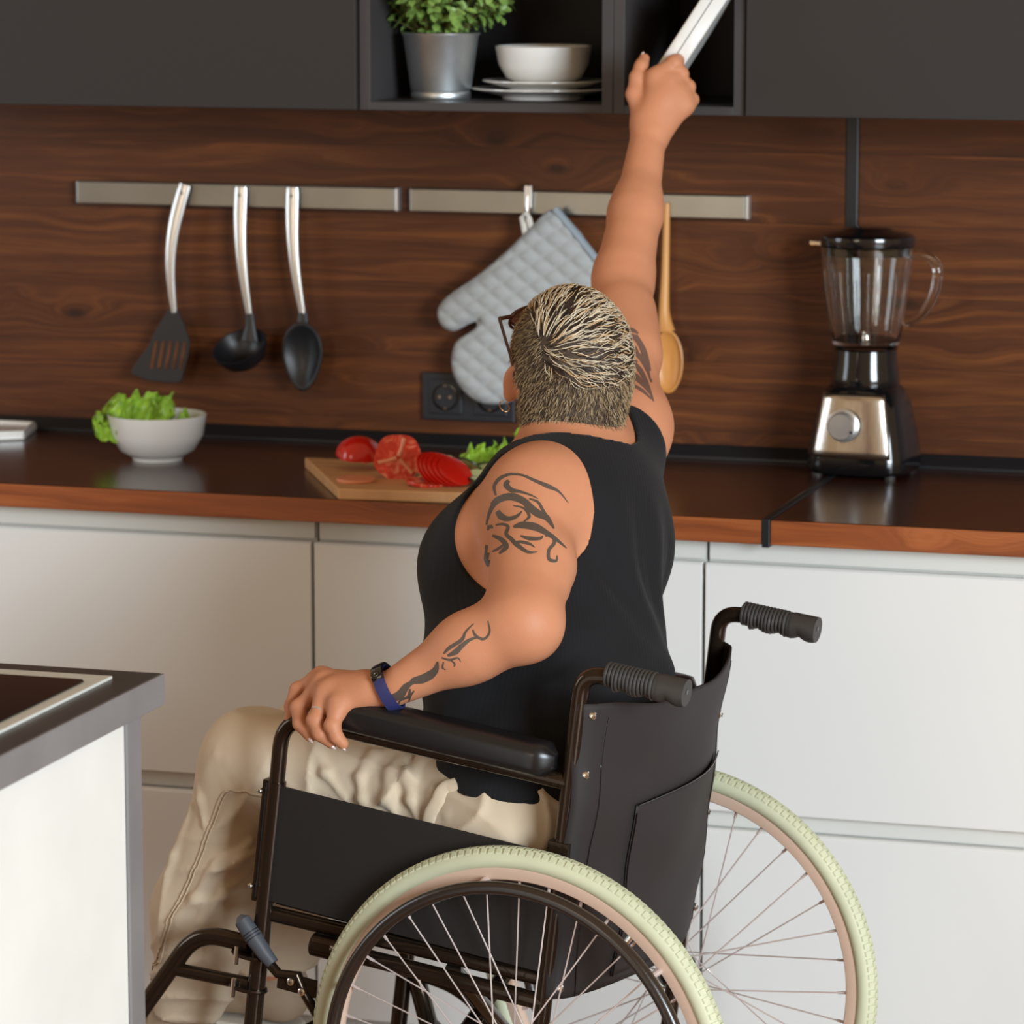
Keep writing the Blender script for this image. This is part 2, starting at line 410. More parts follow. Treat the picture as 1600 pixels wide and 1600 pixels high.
def handle(e, top, neck, bow=.012):
    t, n_ = Vector(top), Vector(neck); k = 22; mbh = MB(); path = []; rs = []
    for i in range(k+1):
        s = i/k; p = t.lerp(n_, s); p.x += bow*sin(pi*s); p.y -= .006*sin(pi*s)
        path.append(p); wdt = .0080*(1-s)**.7+.0052 if s > .04 else .0112; rs.append((.0040, max(.0052, min(wdt, .0120))))
    mbh.tube(path, rs, n=16, flat=(0, 1, 0)); o = build('handle', mbh, 'steel_bright', e)
    d = (n_-t).normalized(); c = t+d*.019+Vector((bow*.2, -.0040, 0))
    s2 = MB(); s2.tube([c-d*.0085, c-d*.004, c+d*.004, c+d*.0085], [(.0010, .0022), (.0014, .0044), (.0014, .0044), (.0010, .0022)], n=14, flat=(0, 1, 0)); build('hanging_slot', s2, 'gap_dark', e)
    return o
# spatula
e = empty('slotted_spatula', (-.79, -.03, 1.0), label='black slotted spatula with steel handle, leftmost utensil on the rail', cat='spatula', group='utensils on the left rail')
Ls = Vector(e.location)
def rel(p): return Vector(p)-Ls
handle(e, rel((-.776, -.028, 1.343)), rel((-.797, -.034, 1.12)), -.014)
out = [(-.807, 1.125), (-.79, 1.125), (-.779, 1.105), (-.765, 1.07), (-.768, 1.045), (-.779, 1.0), (-.80, .997), (-.84, 1.0), (-.873, 1.01), (-.872, 1.02), (-.84, 1.065), (-.829, 1.09)]
blade = MB(); blade.prism(out, -.036, -.032, lambda x, z, y: rel((x, y-(1.12-z)*.12, z)))
bo = build('blade', blade, 'black_plastic', e, smooth=False, bevel=.001)
sl = MB()
for k in range(5):
    x = -.838+k*.0135; sl.prism([(x, 1.022), (x+.006, 1.022), (x+.013, 1.07), (x+.008, 1.07)], -.0375, -.0362, lambda x, z, y: rel((x, y-(1.12-z)*.12, z)))
build('slots', sl, 'back_wood', e, smooth=False)
# ladle
e = empty('ladle', (-.665, -.05, 1.02), label='black soup ladle with steel handle, middle utensil on the rail', cat='ladle', group='utensils on the left rail'); Ls = Vector(e.location)
handle(e, rel((-.672, -.028, 1.341)), rel((-.656, -.034, 1.118)), -.006)
b = MB(); b.tube([rel((-.656, -.034, 1.122)), rel((-.654, -.036, 1.10)), rel((-.655, -.040, 1.075))], [(.006, .008), (.005, .010), (.004, .018)], n=12, flat=(0, 1, 0)); build('neck', b, 'black_plastic', e)
prof = [(0.0, -.040), (.022, -.036), (.038, -.024), (.047, -.006), (.0495, .004), (.047, .004), (.043, -.006), (.034, -.022), (.02, -.032), (0, -.035)]
R_ = rot('X', 32) @ rot('Y', -8)
build('bowl', MB().lathe(prof, 32, rel((-.662, -.066, 1.066)), R_), 'black_plastic', e)
# spoon
e = empty('serving_spoon', (-.553, -.04, 1.0), label='black serving spoon with steel handle, rightmost utensil on the left rail', cat='spoon', group='utensils on the left rail'); Ls = Vector(e.location)
handle(e, rel((-.577, -.028, 1.342)), rel((-.557, -.034, 1.12)), -.006)
b = MB()
def spn(u, v, th=0, c=(-.554, -.045, 1.052), hw=.0365, hl=.060, dp=.016):
    a = 2*pi*u; rr = v; x = hw*rr*cos(a)*(1-.12*sin(a)*-1); z = hl*rr*sin(a); return rel((c[0]+x*(1-.15*max(0, -sin(a)*rr)), c[1]-th+dp*(1-rr*rr)*1.0-.004, c[2]+z))
b.grid(lambda u, v: spn(u, v), 36, 9, True); b.tube([rel((-.557, -.034, 1.125)), rel((-.556, -.038, 1.10))], [(.006, .008), (.004, .011)], n=12, flat=(0, 1, 0))
build('bowl', b, 'black_plastic', e, solid=.0025)
# oven mitt on a hook
e = empty('hook', (-.152, -.03, 1.305), label='small steel hook clipped over the right rail above the oven mitt', cat='hook'); Ls = Vector(e.location)
b = MB(); b.tube(fillet([rel((-.152, -.002, 1.352)), rel((-.152, -.026, 1.357)), rel((-.152, -.030, 1.30)), rel((-.152, -.042, 1.288)), rel((-.152, -.046, 1.306))], .008), .0028, n=10); build('wire', b, 'chrome', e)
b = MB(); b.box(rel((-.158, -.030, 1.317)), rel((-.146, -.0235, 1.355))); build('clip', b, 'steel_bright', e, smooth=False, bevel=.001)
e = empty('oven_mitt', (-.16, -.05, .985), label='grey quilted oven mitt hanging thumb-left from the right rail', cat='oven mitt'); Ls = Vector(e.location)
mo = [(-.096, 1.316), (-.026, 1.235), (-.030, 1.16), (-.075, 1.08), (-.125, 1.03), (-.165, .995), (-.195, .983), (-.235, .985), (-.268, 1.01), (-.283, 1.045), (-.276, 1.085), (-.245, 1.108), (-.232, 1.125), (-.252, 1.118), (-.28, 1.105), (-.302, 1.115), (-.308, 1.14), (-.29, 1.165), (-.235, 1.203), (-.185, 1.245), (-.145, 1.283)]
def pin(p, poly):
    x, y = p; c = False; j = len(poly)-1
    for i in range(len(poly)):
        xi, yi = poly[i]; xj, yj = poly[j]
        if (yi > y) != (yj > y) and x < (xj-xi)*(y-yi)/(yj-yi)+xi: c = not c
        j = i
    return c
def pdist(p, poly):
    d = 9; 
    for i in range(len(poly)):
        a = Vector(poly[i]); b_ = Vector(poly[(i+1) % len(poly)]); q = Vector(p); ab = b_-a
        t_ = max(0, min(1, (q-a).dot(ab)/ab.length_squared)); d = min(d, (a+ab*t_-q).length)
    return d
def smooth_poly(poly, m=5):
    P = [Vector((x, y, 0)) for x, y in poly]; k = len(P); o_ = []
    for i in range(k):
        p0, p1, p2, p3 = P[i-1], P[i], P[(i+1) % k], P[(i+2) % k]
        for j in range(m):
            t = j/m; q = .5*((2*p1)+(p2-p0)*t+(2*p0-5*p1+4*p2-p3)*t*t+(3*p1-p0-3*p2+p3)*t**3); o_.append((q.x, q.y))
    return o_
mo2 = smooth_poly(mo, 4)
def puff(poly, step, thick, quilt, toW, ang=0):
    """height field over an outline: closed pillow, both sides"""
    xs = [p[0] for p in poly]; ys = [p[1] for p in poly]; x0, x1, y0, y1 = min(xs)-step, max(xs)+step, min(ys)-step, max(ys)+step
    nx, ny = int((x1-x0)/step)+2, int((y1-y0)/step)+2; ids = {}; v = []; f = []; val = {}
    for i in range(nx):
        for j in range(ny):
            p = (x0+i*step, y0+j*step); ins = pin(p, poly); d = pdist(p, poly)
            if ins or d < step*.75:
                dd = d if ins else 0
                if not ins or d < step*.3:   # snap to the outline
                    best = None
                    for k in range(len(poly)):
                        a = Vector(poly[k]); b_ = Vector(poly[(k+1) % len(poly)]); q = Vector(p); ab = b_-a; t_ = max(0, min(1, (q-a).dot(ab)/ab.length_squared)); c = a+ab*t_
                        if best is None or (c-q).length < best[0]: best = ((c-q).length, c)
                    p = (best[1].x, best[1].y); dd = 0
                hgt = thick*sqrt(max(0, 1-(1-min(dd/.028, 1))**2)) + (quilt(p[0], p[1])*min(1, dd/.008) if quilt else 0)
                ids[i, j] = len(v); v.append(toW(p[0], p[1], hgt+.002)); val[i, j] = hgt
    n0 = len(v); back = {}
    for (i, j), k in ids.items(): back[i, j] = len(v); v.append(None)
    keys = list(ids)
    for (i, j) in keys:
        v[back[i, j]] = (v[ids[i, j]][0], v[ids[i, j]][1]+.004+1.3*val[i, j], v[ids[i, j]][2])
    bcount = {}
    for (i, j) in keys:
        q = [(i, j), (i+1, j), (i+1, j+1), (i, j+1)]
        if all(c in ids for c in q):
            f.append(tuple(ids[c] for c in q)); f.append(tuple(back[c] for c in q[::-1]))
            for a in range(4):
                ed = (q[a], q[(a+1) % 4]); r_ = (ed[1], ed[0])
                if r_ in bcount: del bcount[r_]
                else: bcount[ed] = 1
    for (a, b_) in bcount: f.append((ids[b_], ids[a], back[a], back[b_]))
    m_ = MB(); m_.v = v; m_.f = f; return m_
def quilt(x, z):
    s = 2*pi/.0265*.5; a_ = radians(52); u_ = x*cos(a_)+z*sin(a_); w_ = -x*sin(a_-.35)+z*cos(a_-.35)
    return .0066*(abs(sin(u_*s))**.5*abs(sin(w_*s))**.5)-.001
build('quilted_body', puff(mo2, .0035, .012, quilt, lambda x, z, h: rel((x, -.045-h, z))), 'mitt_cloth', e, angle=70)
b = MB(); b.tube([rel((-.098, -.05, 1.317)), rel((-.062, -.053, 1.278)), rel((-.0255, -.05, 1.234))], [(.0095, .007)]*3, n=12, flat=(0, 1, 0)); build('cuff_binding', b, 'mitt_trim', e)
b = MB(); b.tube([rel((-.150, -.048, 1.268)), rel((-.158, -.044, 1.302)), rel((-.151, -.042, 1.309)), rel((-.146, -.044, 1.30)), rel((-.138, -.048, 1.274))], [(.0012, .005)]*5, n=8, flat=(0, 1, 0)); build('hanging_loop', b, 'white_tape', e)
# wooden spoon
e = empty('wooden_spoon', (.095, -.03, 1.01), label='light wooden spoon hanging behind the raised arm', cat='wooden spoon'); Ls = Vector(e.location)
b = MB(); b.tube([rel((.089, -.024, 1.33)), rel((.088, -.027, 1.22)), rel((.087, -.030, 1.15)), rel((.091, -.032, 1.115))], [.0055, .0068, .0095, .016], n=14, smooth=6); build('handle', b, 'spoon_wood', e)
prof2 = [(0, -.012), (.6, -.0105), (.9, -.005), (1, .0015), (.93, .0025), (.85, -.001), (.55, -.006), (0, -.0075)]
build('bowl', MB().lathe([(r*.026, z) for r, z in prof2], 36, rel((.097, -.038, 1.065)), rot('X', 90), 1, 2.05), 'spoon_wood', e)
# sockets
e = empty('double_socket', (-.265, -.001, .987), label='black double power socket on the wood wall behind the mitt', cat='power socket'); Ls = Vector(e.location)
build('frame', MB().box((-.083, -.009, -.041), (.083, .001, .041)), 'socket_black', e, smooth=False, bevel=.002)
for x in (-.0405, .0405):
    m_ = build('insert', MB().box((x-.03, -.012, -.03), (x+.03, -.008, .03)), 'socket_black', e, smooth=False, bevel=.002)
    build('socket_well', MB().lathe([(.0235, 0), (.0235, -.0012), (.021, -.0014), (.0195, .002), (.019, .0032), (0, .0032)], 32, (x, -.0132, 0), rot('X', -90)), 'black_gloss', m_)
    b = MB()
    for s in (-1, 1): b.lathe([(0, .0), (.0028, 0), (.0028, -.003), (0, -.003)], 12, (x+s*.0095, -.013, 0), rot('X', -90))
    for s in (-1, 1): b.box((x-.003, -.0142, s*.0205-.0015), (x+.003, -.012, s*.0205+.0015))
    build('contacts', b, 'chrome', m_, smooth=False)

# ================================================================ crockery and plant
e = empty('potted_plant', (-.236, -.245, 1.5095), label='small leafy green plant in a zinc bucket on the open shelf', cat='potted plant')
build('pot', MB().lathe([(0, .002), (.047, .002), (.0475, 0), (.049, .002), (.0495, .010), (.048, .0125), (.0495, .016), (.0615, .102), (.064, .105), (.0645, .1075), (.063, .109), (.060, .106), (.058, .092), (0, .090)], 48), 'pot_zinc', e)
build('soil', MB().lathe([(0, .097), (.0585, .0965)], 24), 'soil', e)
b = MB(); bs = MB(); rnd = random.Random(3)
def leaf(m_, p, d, n_, L, W, cup=.25):
    d = d.normalized(); sdir = d.cross(n_).normalized(); nn = sdir.cross(d)
    pr = [(0, .12), (.25, .8), (.5, 1), (.78, .78), (.94, .35), (1, .04)]; vs = []
    for t_, ww in pr:
        for sg in (-1, 0, 1): vs.append(p+d*L*t_+sdir*sg*W*.5*ww+nn*(abs(sg)*cup*W*.5*ww-.25*L*t_*t_))
    fs = []
    for i in range(len(pr)-1):
        for j in range(2): a = i*3+j; fs.append((a, a+1, a+4, a+3))
    m_.add(vs, fs)
for k in range(64):
    az = rnd.uniform(0, 2*pi); el = rnd.uniform(.15, 1.35); L = rnd.uniform(.06, .105)
    d0 = Vector((cos(az)*cos(el), sin(az)*cos(el)*.85, sin(el))); p0 = Vector((cos(az)*.03, sin(az)*.03, .098)); pts = [p0]
    p = p0.copy(); dd = Vector((d0.x*.5, d0.y*.5, 1)).normalized()
    for s in range(7):
        dd = (dd*.65+d0*.35).normalized(); p = p+dd*L/6; pts.append(p.copy())
    bs.tube(pts, .0011, n=5)
    for i, q in enumerate(pts[1:]):
        for c in range(3 if i > 2 else 1):
            a2 = rnd.uniform(0, 2*pi); o_ = dd.orthogonal().normalized(); o2 = dd.cross(o_); ld = (o_*cos(a2)+o2*sin(a2))*.9+dd*.55
            leaf(b, q, ld, (dd+Vector((rnd.uniform(-.3, .3), rnd.uniform(-.3, .3), .6))), rnd.uniform(.013, .021), rnd.uniform(.010, .015))
build('foliage', b, 'leaf_green', e, angle=80); build('stems', bs, 'stem_brown', e)
def plate(name, c, r, label, g):
    o = build(name, MB().lathe([(0, .004), (r*.55, .004), (r*.62, .0055), (r*.97, .0155), (r, .0165), (r, .0185), (r*.96, .0185), (r*.6, .0085), (r*.5, .0065), (0, .0065)], 56, (0, 0, 0)), 'porcelain')
    o.data.transform(Matrix.Translation((0, 0, 0)));
    f_ = MB().lathe([(r*.52, .0045), (r*.52, 0), (r*.57, 0), (r*.58, .0055)], 48)
    o.location = c; fo = build('foot_ring', f_, 'porcelain', o); tag(o, label, 'plate', g); return o
plate('plate', (-.077, -.19, 1.5096), .118, 'larger white plate, lower of the two under the bowl on the shelf', 'white plates on the shelf')
plate('plate', (-.077, -.19, 1.5222), .100, 'smaller white plate, directly under the white bowl on the shelf', 'white plates on the shelf')
def bowl(c, R_, rb, h, label, foot=.62):
    pr = [(0, .006), (rb*.8, .005), (rb*.8, 0), (rb*.9, 0), (rb*.95, .006), (rb+(R_-rb)*.45, h*.22), (R_*.93, h*.55), (R_, h-.001), (R_-.0012, h), (R_-.004, h-.0005), (R_*.93-.004, h*.55), (rb+(R_-rb)*.4, h*.25), (rb*.6, .011), (0, .010)]
    o = build('bowl', MB().lathe(pr, 64), 'porcelain'); o.location = c; return tag(o, label, 'bowl')
bowl((-.077, -.19, 1.5295), .0795, .047, .0665, 'white bowl standing on two plates on the open shelf')
bowl((-.722, -.30, .9), .0835, .046, .078, 'white bowl with lettuce on the worktop at left')
# lettuce
def lettuce(name, spots, label, scale=1.0, seed=1, loc=(0, 0, 0)):
    r = random.Random(seed); m_ = MB()
    for (x, y, z, az, el, sz) in spots:
        p0 = Vector((x, y, z)); d = Vector((cos(az)*cos(el), sin(az)*cos(el), sin(el))); side = Vector((-sin(az), cos(az), 0)); up = d.cross(side)*-1
        ph = r.uniform(0, 6); amp = .2*sz
        def fn(u, v, p0=p0, d=d, side=side, up=up, sz=sz, ph=ph):
            wv = (v-.5)*2; w_ = sz*.62*(.25+.95*sin(min(1, u*1.15)*pi*.62))*wv
            rf = (abs(wv)**2)*.5+u**2*.75
            h = sz*(.16*sin(wv*9+ph+u*5)*rf+.09*sin(wv*17+u*13+ph*2)*rf+.05*sin(u*21+ph)*rf+.3*wv*wv-.5*u*u*.6)
            return p0+d*(sz*u*(1+.06*sin(wv*13+ph)))+side*(w_*(1+.05*sin(u*19)))+up*h
        m_.grid(fn, 26, 30)
    o = build(name, m_, 'lettuce', angle=80, solid=.0006); return o
o = lettuce('lettuce', [(-.745, -.30, .93, 2.9, .75, .075), (-.755, -.31, .94, 3.5, .9, .07), (-.75, -.30, .945, 3.1, .25, .07), (-.735, -.29, .945, 2.2, .9, .065), (-.725, -.31, .945, .3, .25, .06), (-.77, -.31, .955, 3.6, -.15, .055), (-.74, -.30, .95, 1.2, .8, .05)], '')
tag(o, 'frilly green lettuce leaves spilling over the rim of the left bowl', 'lettuce')
# white tray
e = empty('white_tray', (-1.152, -.13, .9), rz=0, label='corner of a white rimmed tray at the left end of the worktop', cat='tray')
b = MB(); b.prism([(-.1, -.16), (.118, -.02), (.088, .10), (-.1, .10)], 0, .012, lambda x, y, z: (x, y, z)); build('base', b, 'porcelain', e, smooth=False, bevel=.004, seg=3)
b = MB(); b.tube([(-.1, -.152, .012), (.112, -.016, .012), (.084, .094, .012), (-.1, .094, .012)], .005, n=10); build('rim', b, 'porcelain', e)

# chopping board and vegetables
BR = -2.0
e = empty('chopping_board', (-.19, -.43, .9), label='light wooden chopping board with cut vegetables, overhanging the worktop edge', cat='chopping board')
b = MB(); b.prism([(-.262, .112), (-.095, -.192), (.24, -.165), (.21, .10)], 0, .018, lambda x, y, z: (x, y, z)); build('board', b, 'board_wood', e, smooth=False, bevel=.003, seg=3)
ZB = .918
def tomato_half(c, r, R_, label, cutmat='tomato_cut', frac=0.0, group=None):
    m_ = MB(); n = 40; ps = []
    def f(u, v):
        a = 2*pi*u; t_ = frac+(1-frac)*v; ph = t_*pi/2; rr = r*cos(ph)*(1+.035*cos(5*a)); return R_ @ Vector((rr*cos(a), rr*sin(a), .86*r*sin(ph)))
    m_.grid(f, n, 12, True); o = build('tomato', m_, 'tomato_skin'); o.location = c
    z0 = .86*r*sin(frac*pi/2)
    m2 = MB()
    def g(u, v):
        a = 2*pi*u; ph = frac*pi/2; rr = r*cos(ph)*(1+.035*cos(5*a))*v; return R_ @ Vector((rr*cos(a), rr*sin(a), z0-.0004))
    m2.grid(g, n, 6, True); build('cut_face', m2, cutmat, o)
    m3 = MB()
    for k in range(3):
        a = 2*pi*k/3+.5; d = Vector((cos(a), sin(a), 0)); m3.tube([R_ @ (d*r*.08+Vector((0, 0, z0-.001))), R_ @ (d*r*.45+Vector((0, 0, z0-.001))), R_ @ (d*r*.86+Vector((0, 0, z0-.001)))], [.004, .0024, .0035], n=8)
    build('core', m3, 'tomato_core', o)
    return tag(o, label, 'tomato', group)
tomato_half((-.322, -.415, .939), .038, rot('Z', 40) @ rot('X', 8), 'halved red tomato with its cut side down at the back left of the board', group='cut tomatoes on the chopping board')
tomato_half((-.228, -.495, .951), .0385, rot('Z', 16) @ rot('Y', 18) @ rot('X', -103), 'halved red tomato with its cut face towards the camera', group='cut tomatoes on the chopping board')
# sliced tomato fanned out
e = empty('sliced_tomato', (-.130, -.535, ZB), label='red tomato half cut into thin leaning slices, nearest the person', cat='tomato')
for k in range(6):
    x = -.030+k*.0085; r = .0335-.0008*abs(k-2.5)**1.6
    m_ = MB().lathe([(0, -.0021), (r*.93, -.0021), (r, -.0012), (r, .0012), (r*.93, .0021), (0, .0021)], 30, (x, .006-.0025*k, .0235), rot('Z', -28) @ rot('Y', 52-2.2*k), 1, 1)
    sl_ = build('slice', m_, 'tomato_skin', e); recalc(sl_)
m_ = MB().lathe([(0, 0), (.030, .0), (.031, .003), (.030, .006), (0, .006)], 28, (-.034, -.016, 0.001), rot('Y', 8)); build('slice', m_, 'tomato_cut', e)
m_ = MB().lathe([(0, 0), (.030, .0), (.031, .003), (.030, .005), (0, .005)], 28, (-.282, -.545, ZB+.0005)); tag(build('tomato_slice', m_, 'tomato_core'), 'pale thin tomato slice lying flat at the front left of the board', 'tomato slice')
r = random.Random(5); first = None
cs = [(-.180, -.485, .003, 8, 'cucumber slice leaning between the two right hand tomatoes'), (-.165, -.445, .012, 50, 'cucumber slice standing tilted behind the sliced tomato'), (-.150, -.425, .004, 12, 'cucumber slice lying at the very back of the pile'), (-.125, -.440, .014, 35, 'cucumber slice resting on the pile behind the sliced tomato'),
      (-.176, -.515, .002, 5, 'cucumber slice flat beside the cut face of the tomato'), (-.088, -.500, .006, 20, 'cucumber slice right of the sliced tomato, upper one'), (-.075, -.535, .004, 10, 'cucumber slice right of the sliced tomato, front one'), (-.098, -.430, .010, 28, 'cucumber slice beside the lettuce at the back')]
for (x, y, z, tl, lb) in cs:
    if first is None:
        first = build('cucumber_slice', MB().lathe([(0, 0), (.0185, 0), (.0185, .0032), (0, .0032)], 28), 'cucumber_flesh')
        build('peel', MB().lathe([(.0183, -.0001), (.0198, 0), (.0198, .0032), (.0183, .0033)], 28), 'cucumber_skin', first); o = first
    else: o = copy_tree(first)
    o.location = (x, y, ZB+z+.004); o.rotation_euler = (radians(tl), radians(r.uniform(-12, 12)), r.uniform(0, 6))
    tag(o, lb, 'cucumber slice', 'cucumber slices on the chopping board')
o = lettuce('lettuce', [(-.105, -.36, .922, 1.2, .5, .05), (-.09, -.37, .925, .4, .6, .05), (-.11, -.38, .924, 2.4, .5, .045), (-.085, -.385, .925, 5.5, .35, .05), (-.065, -.36, .93, 1.0, .9, .06)], '', seed=9)
tag(o, 'frilly lettuce leaves on the chopping board beside the person', 'lettuce')

# ================================================================ blender
e = empty('kitchen_blender', (.447, -.10, .9), label='black and steel kitchen blender with glass jug on the right worktop', cat='blender'); e.rotation_euler = (0, 0, radians(-6))
def sq(r, n=48, p=3.2):
    o_ = []
    for k in range(n):
        a = 2*pi*k/n; c, s_ = cos(a), sin(a); q = (abs(c)**p+abs(s_)**p)**(-1/p); o_.append((r*q*c, r*q*s_))
    return o_
def loft(secs, n=48):   # (half width, z, roundness)
    m_ = MB(); vs = []
    for (r, z, p) in secs: vs += [(x, y*.93, z) for x, y in sq(r, n, p)]
    fs = [(k*n+j, k*n+(j+1) % n, (k+1)*n+(j+1) % n, (k+1)*n+j) for k in range(len(secs)-1) for j in range(n)]
    fs += [tuple(range(n))[::-1], tuple((len(secs)-1)*n+j for j in range(n))]; return m_.add(vs, fs)
build('motor_base', loft([(.082, .006, 4), (.086, .012, 4), (.086, .03, 4), (.081, .06, 4), (.071, .115, 3.5), (.062, .14, 3), (.056, .146, 2.6)]), 'black_gloss', e)
for sx in (-1, 1):
    for sy in (-1, 1): build('foot', MB().lathe([(0, 0), (.009, 0), (.010, .008), (0, .008)], 14, (sx*.062, sy*.058, 0)), 'grip_rubber', e)
def fr(u, v):
    z = .034+v*.105; hw = .084-.018*v-.006; y = -.0805+.0135*v-.0025; a = (u-.5)*2
    return (a*hw*.86, y*.93-.0085+.010*abs(a)**3.5+.004, z)
b = MB().grid(fr, 24, 10); fp = build('steel_front_plate', b, 'brushed_steel', e, solid=.003)
kn = build('dial', MB().lathe([(0, -.016), (.0205, -.0155), (.0225, -.013), (.0235, -.002), (.027, 0), (.027, .003), (0, .003)], 36, (-.010, -.0845, .088), rot('X', -90)), 'steel_bright', e)
build('pointer', MB().box((-.0115+.018, -.1015, .078), (-.0085+.02, -.099, .082)), 'black_plastic', kn, smooth=False)
build('collar', MB().lathe([(.055, .143), (.057, .150), (.055, .165), (.0525, .18), (.051, .205), (.053, .2075), (.0, .2075)], 48), 'black_gloss', e)
jug = MB().lathe([(.050, .210), (.0545, .214), (.057, .225), (.063, .26), (.070, .31), (.0755, .35), (.0765, .375), (.0735, .375), (.0725, .35), (.067, .31), (.060, .262), (.054, .228), (.050, .220), (0, .218)], 64)
jo = build('glass_jug', jug, 'glass', e)
b = MB()
for a in (-150, -110, -70, -30, 30, 90): b.tube([(.0555*cos(radians(a)), .0555*sin(radians(a)), .235), (.0635*cos(radians(a)), .0635*sin(radians(a)), .285), (.0685*cos(radians(a)), .0685*sin(radians(a)), .335)], [(.0022, .004)]*3, n=10)
build('ribs', b, 'glass', jo)
b = MB(); b.tube(fillet([(.0745, -.01, .364), (.105, -.01, .364), (.124, -.01, .345), (.119, -.01, .30), (.095, -.01, .262), (.066, -.01, .252)], .02, 7), .0082, n=14)
build('handle', b, 'glass', e)
b = MB().prism([(-.070, -.018), (-.100, 0), (-.070, .018)], .372, .381, lambda x, y, z: (x, y, z)); build('spout', b, 'glass', e, smooth=False, bevel=.002)
build('lid', MB().lathe([(0, .360), (.0715, .360), (.0722, .372), (.0765, .376), (.0785, .386), (.0775, .391), (.066, .397), (.045, .400), (.040, .403), (.030, .406), (0, .406)], 56), 'black_gloss', e)
b = MB()
for a in (0, 90, 180, 270): b.tube([(0, 0, .224), (.022*cos(radians(a)), .022*sin(radians(a)), .232)], [(.001, .005), (.0006, .003)], n=8)
b.lathe([(0, .218), (.008, .218), (.006, .232), (0, .234)], 16); build('blades', b, 'chrome', e)

# ================================================================ island
e = empty('kitchen_island', (-.6, -2.55, 0), label='kitchen island in the left foreground with grey edged top and white side panel', cat='kitchen island')
def irel(a, b): return tuple(x-y for x, y in zip(a, (-.6, -2.55, 0))), tuple(x-y for x, y in zip(b, (-.6, -2.55, 0)))
a_, b_ = irel((-1.3, -3.15, .862), (-.031, -1.964, .90)); build('top', MB().box(a_, (b_[0]-.002, b_[1], b_[2])), 'island_top', e, smooth=False, bevel=.0015)
a_, b_ = irel((-.0335, -3.15, .8615), (-.0295, -1.963, .8995)); build('edge_band', MB().box(a_, b_), 'island_frame', e, smooth=False, bevel=.001)
a_, b_ = irel((-1.24, -3.1, .04), (-.056, -2.03, .852)); build('side_panel', MB().box(a_, b_), 'island_white', e, smooth=False)
a_, b_ = irel((-.09, -2.029, 0), (-.052, -1.985, .862)); build('corner_post', MB().box(a_, b_), 'island_frame', e, smooth=False, bevel=.002)
a_, b_ = irel((-1.2, -2.029, .02), (-.09, -2.0, .862)); build('back_panel', MB().box(a_, b_), 'island_white', e, smooth=False)
e = empty('induction_hob', (-.4, -2.3, .9), label='black glass hob with pale metal border set in the island top', cat='hob')
b = MB(); b.box((-.4, -.32, 0), (.324, .285, .004)); build('border', b, 'hob_frame', e, smooth=False, bevel=.001)
b = MB(); b.prism([(-.38, -.3), (.307, -.3), (.307, .238), (.302, .246), (-.38, .246)], .004, .0065, lambda x, y, z: (x, y, z)); build('glass_plate', b, 'hob_glass', e, smooth=False, bevel=.0008)
# ================================================================ wheelchair
# chair frame is pitched back 7 degrees about the rear axle: a = forward, l = towards the wall, b = up from the axle
CH = empty('wheelchair', (.336, -1.297, 0), radians(171.7), label='black folding wheelchair with pale green tyres seen from behind its left side', cat='wheelchair')
PT = radians(7)
def T(a, l, b_): return Vector((a*cos(PT)-b_*sin(PT), -l, .305+a*sin(PT)+b_*cos(PT)))
def tb(name, path, r, mat='chair_tube', fil=0, par=None, n=16, **k):
    P = [T(*p) for p in path]
    if fil: P = fillet(P, fil, 8)
    return build(name, MB().tube(P, r, n=n), mat, par or CH, **k)
def cbox(name, a0, a1, mat, par=None, bevel=.001, **k):
    vs = [(x, y, z) for x in (a0[0], a1[0]) for y in (a0[1], a1[1]) for z in (a0[2], a1[2])]
    m_ = MB().add([T(*p) for p in vs], [(0, 1, 3, 2), (4, 6, 7, 5), (0, 4, 5, 1), (2, 3, 7, 6), (0, 2, 6, 4), (1, 5, 7, 3)])
    o = build(name, m_, mat, par or CH, bevel=bevel, smooth=False, **k); recalc(o); return o
def screw(a, l, b_, nrm, par, r=.0065):
    n_ = (T(a+nrm[0], l+nrm[1], b_+nrm[2])-T(a, l, b_)).normalized(); R_ = n_.to_track_quat('Z', 'Y').to_matrix()
    o = build('screw', MB().lathe([(0, .0035), (r*.5, .0033), (r*.9, .0018), (r, 0), (r*.9, -.004)], 16, T(a, l, b_), R_), 'chrome', par)
    x = MB()
    for s_ in (0, 90): x.box((-r*.55, -.0006, .0030), (r*.55, .0006, .0037), R_ @ rot('Z', s_+20), T(a, l, b_))
    build('slot', x, 'gap_dark', o, smooth=False); return o
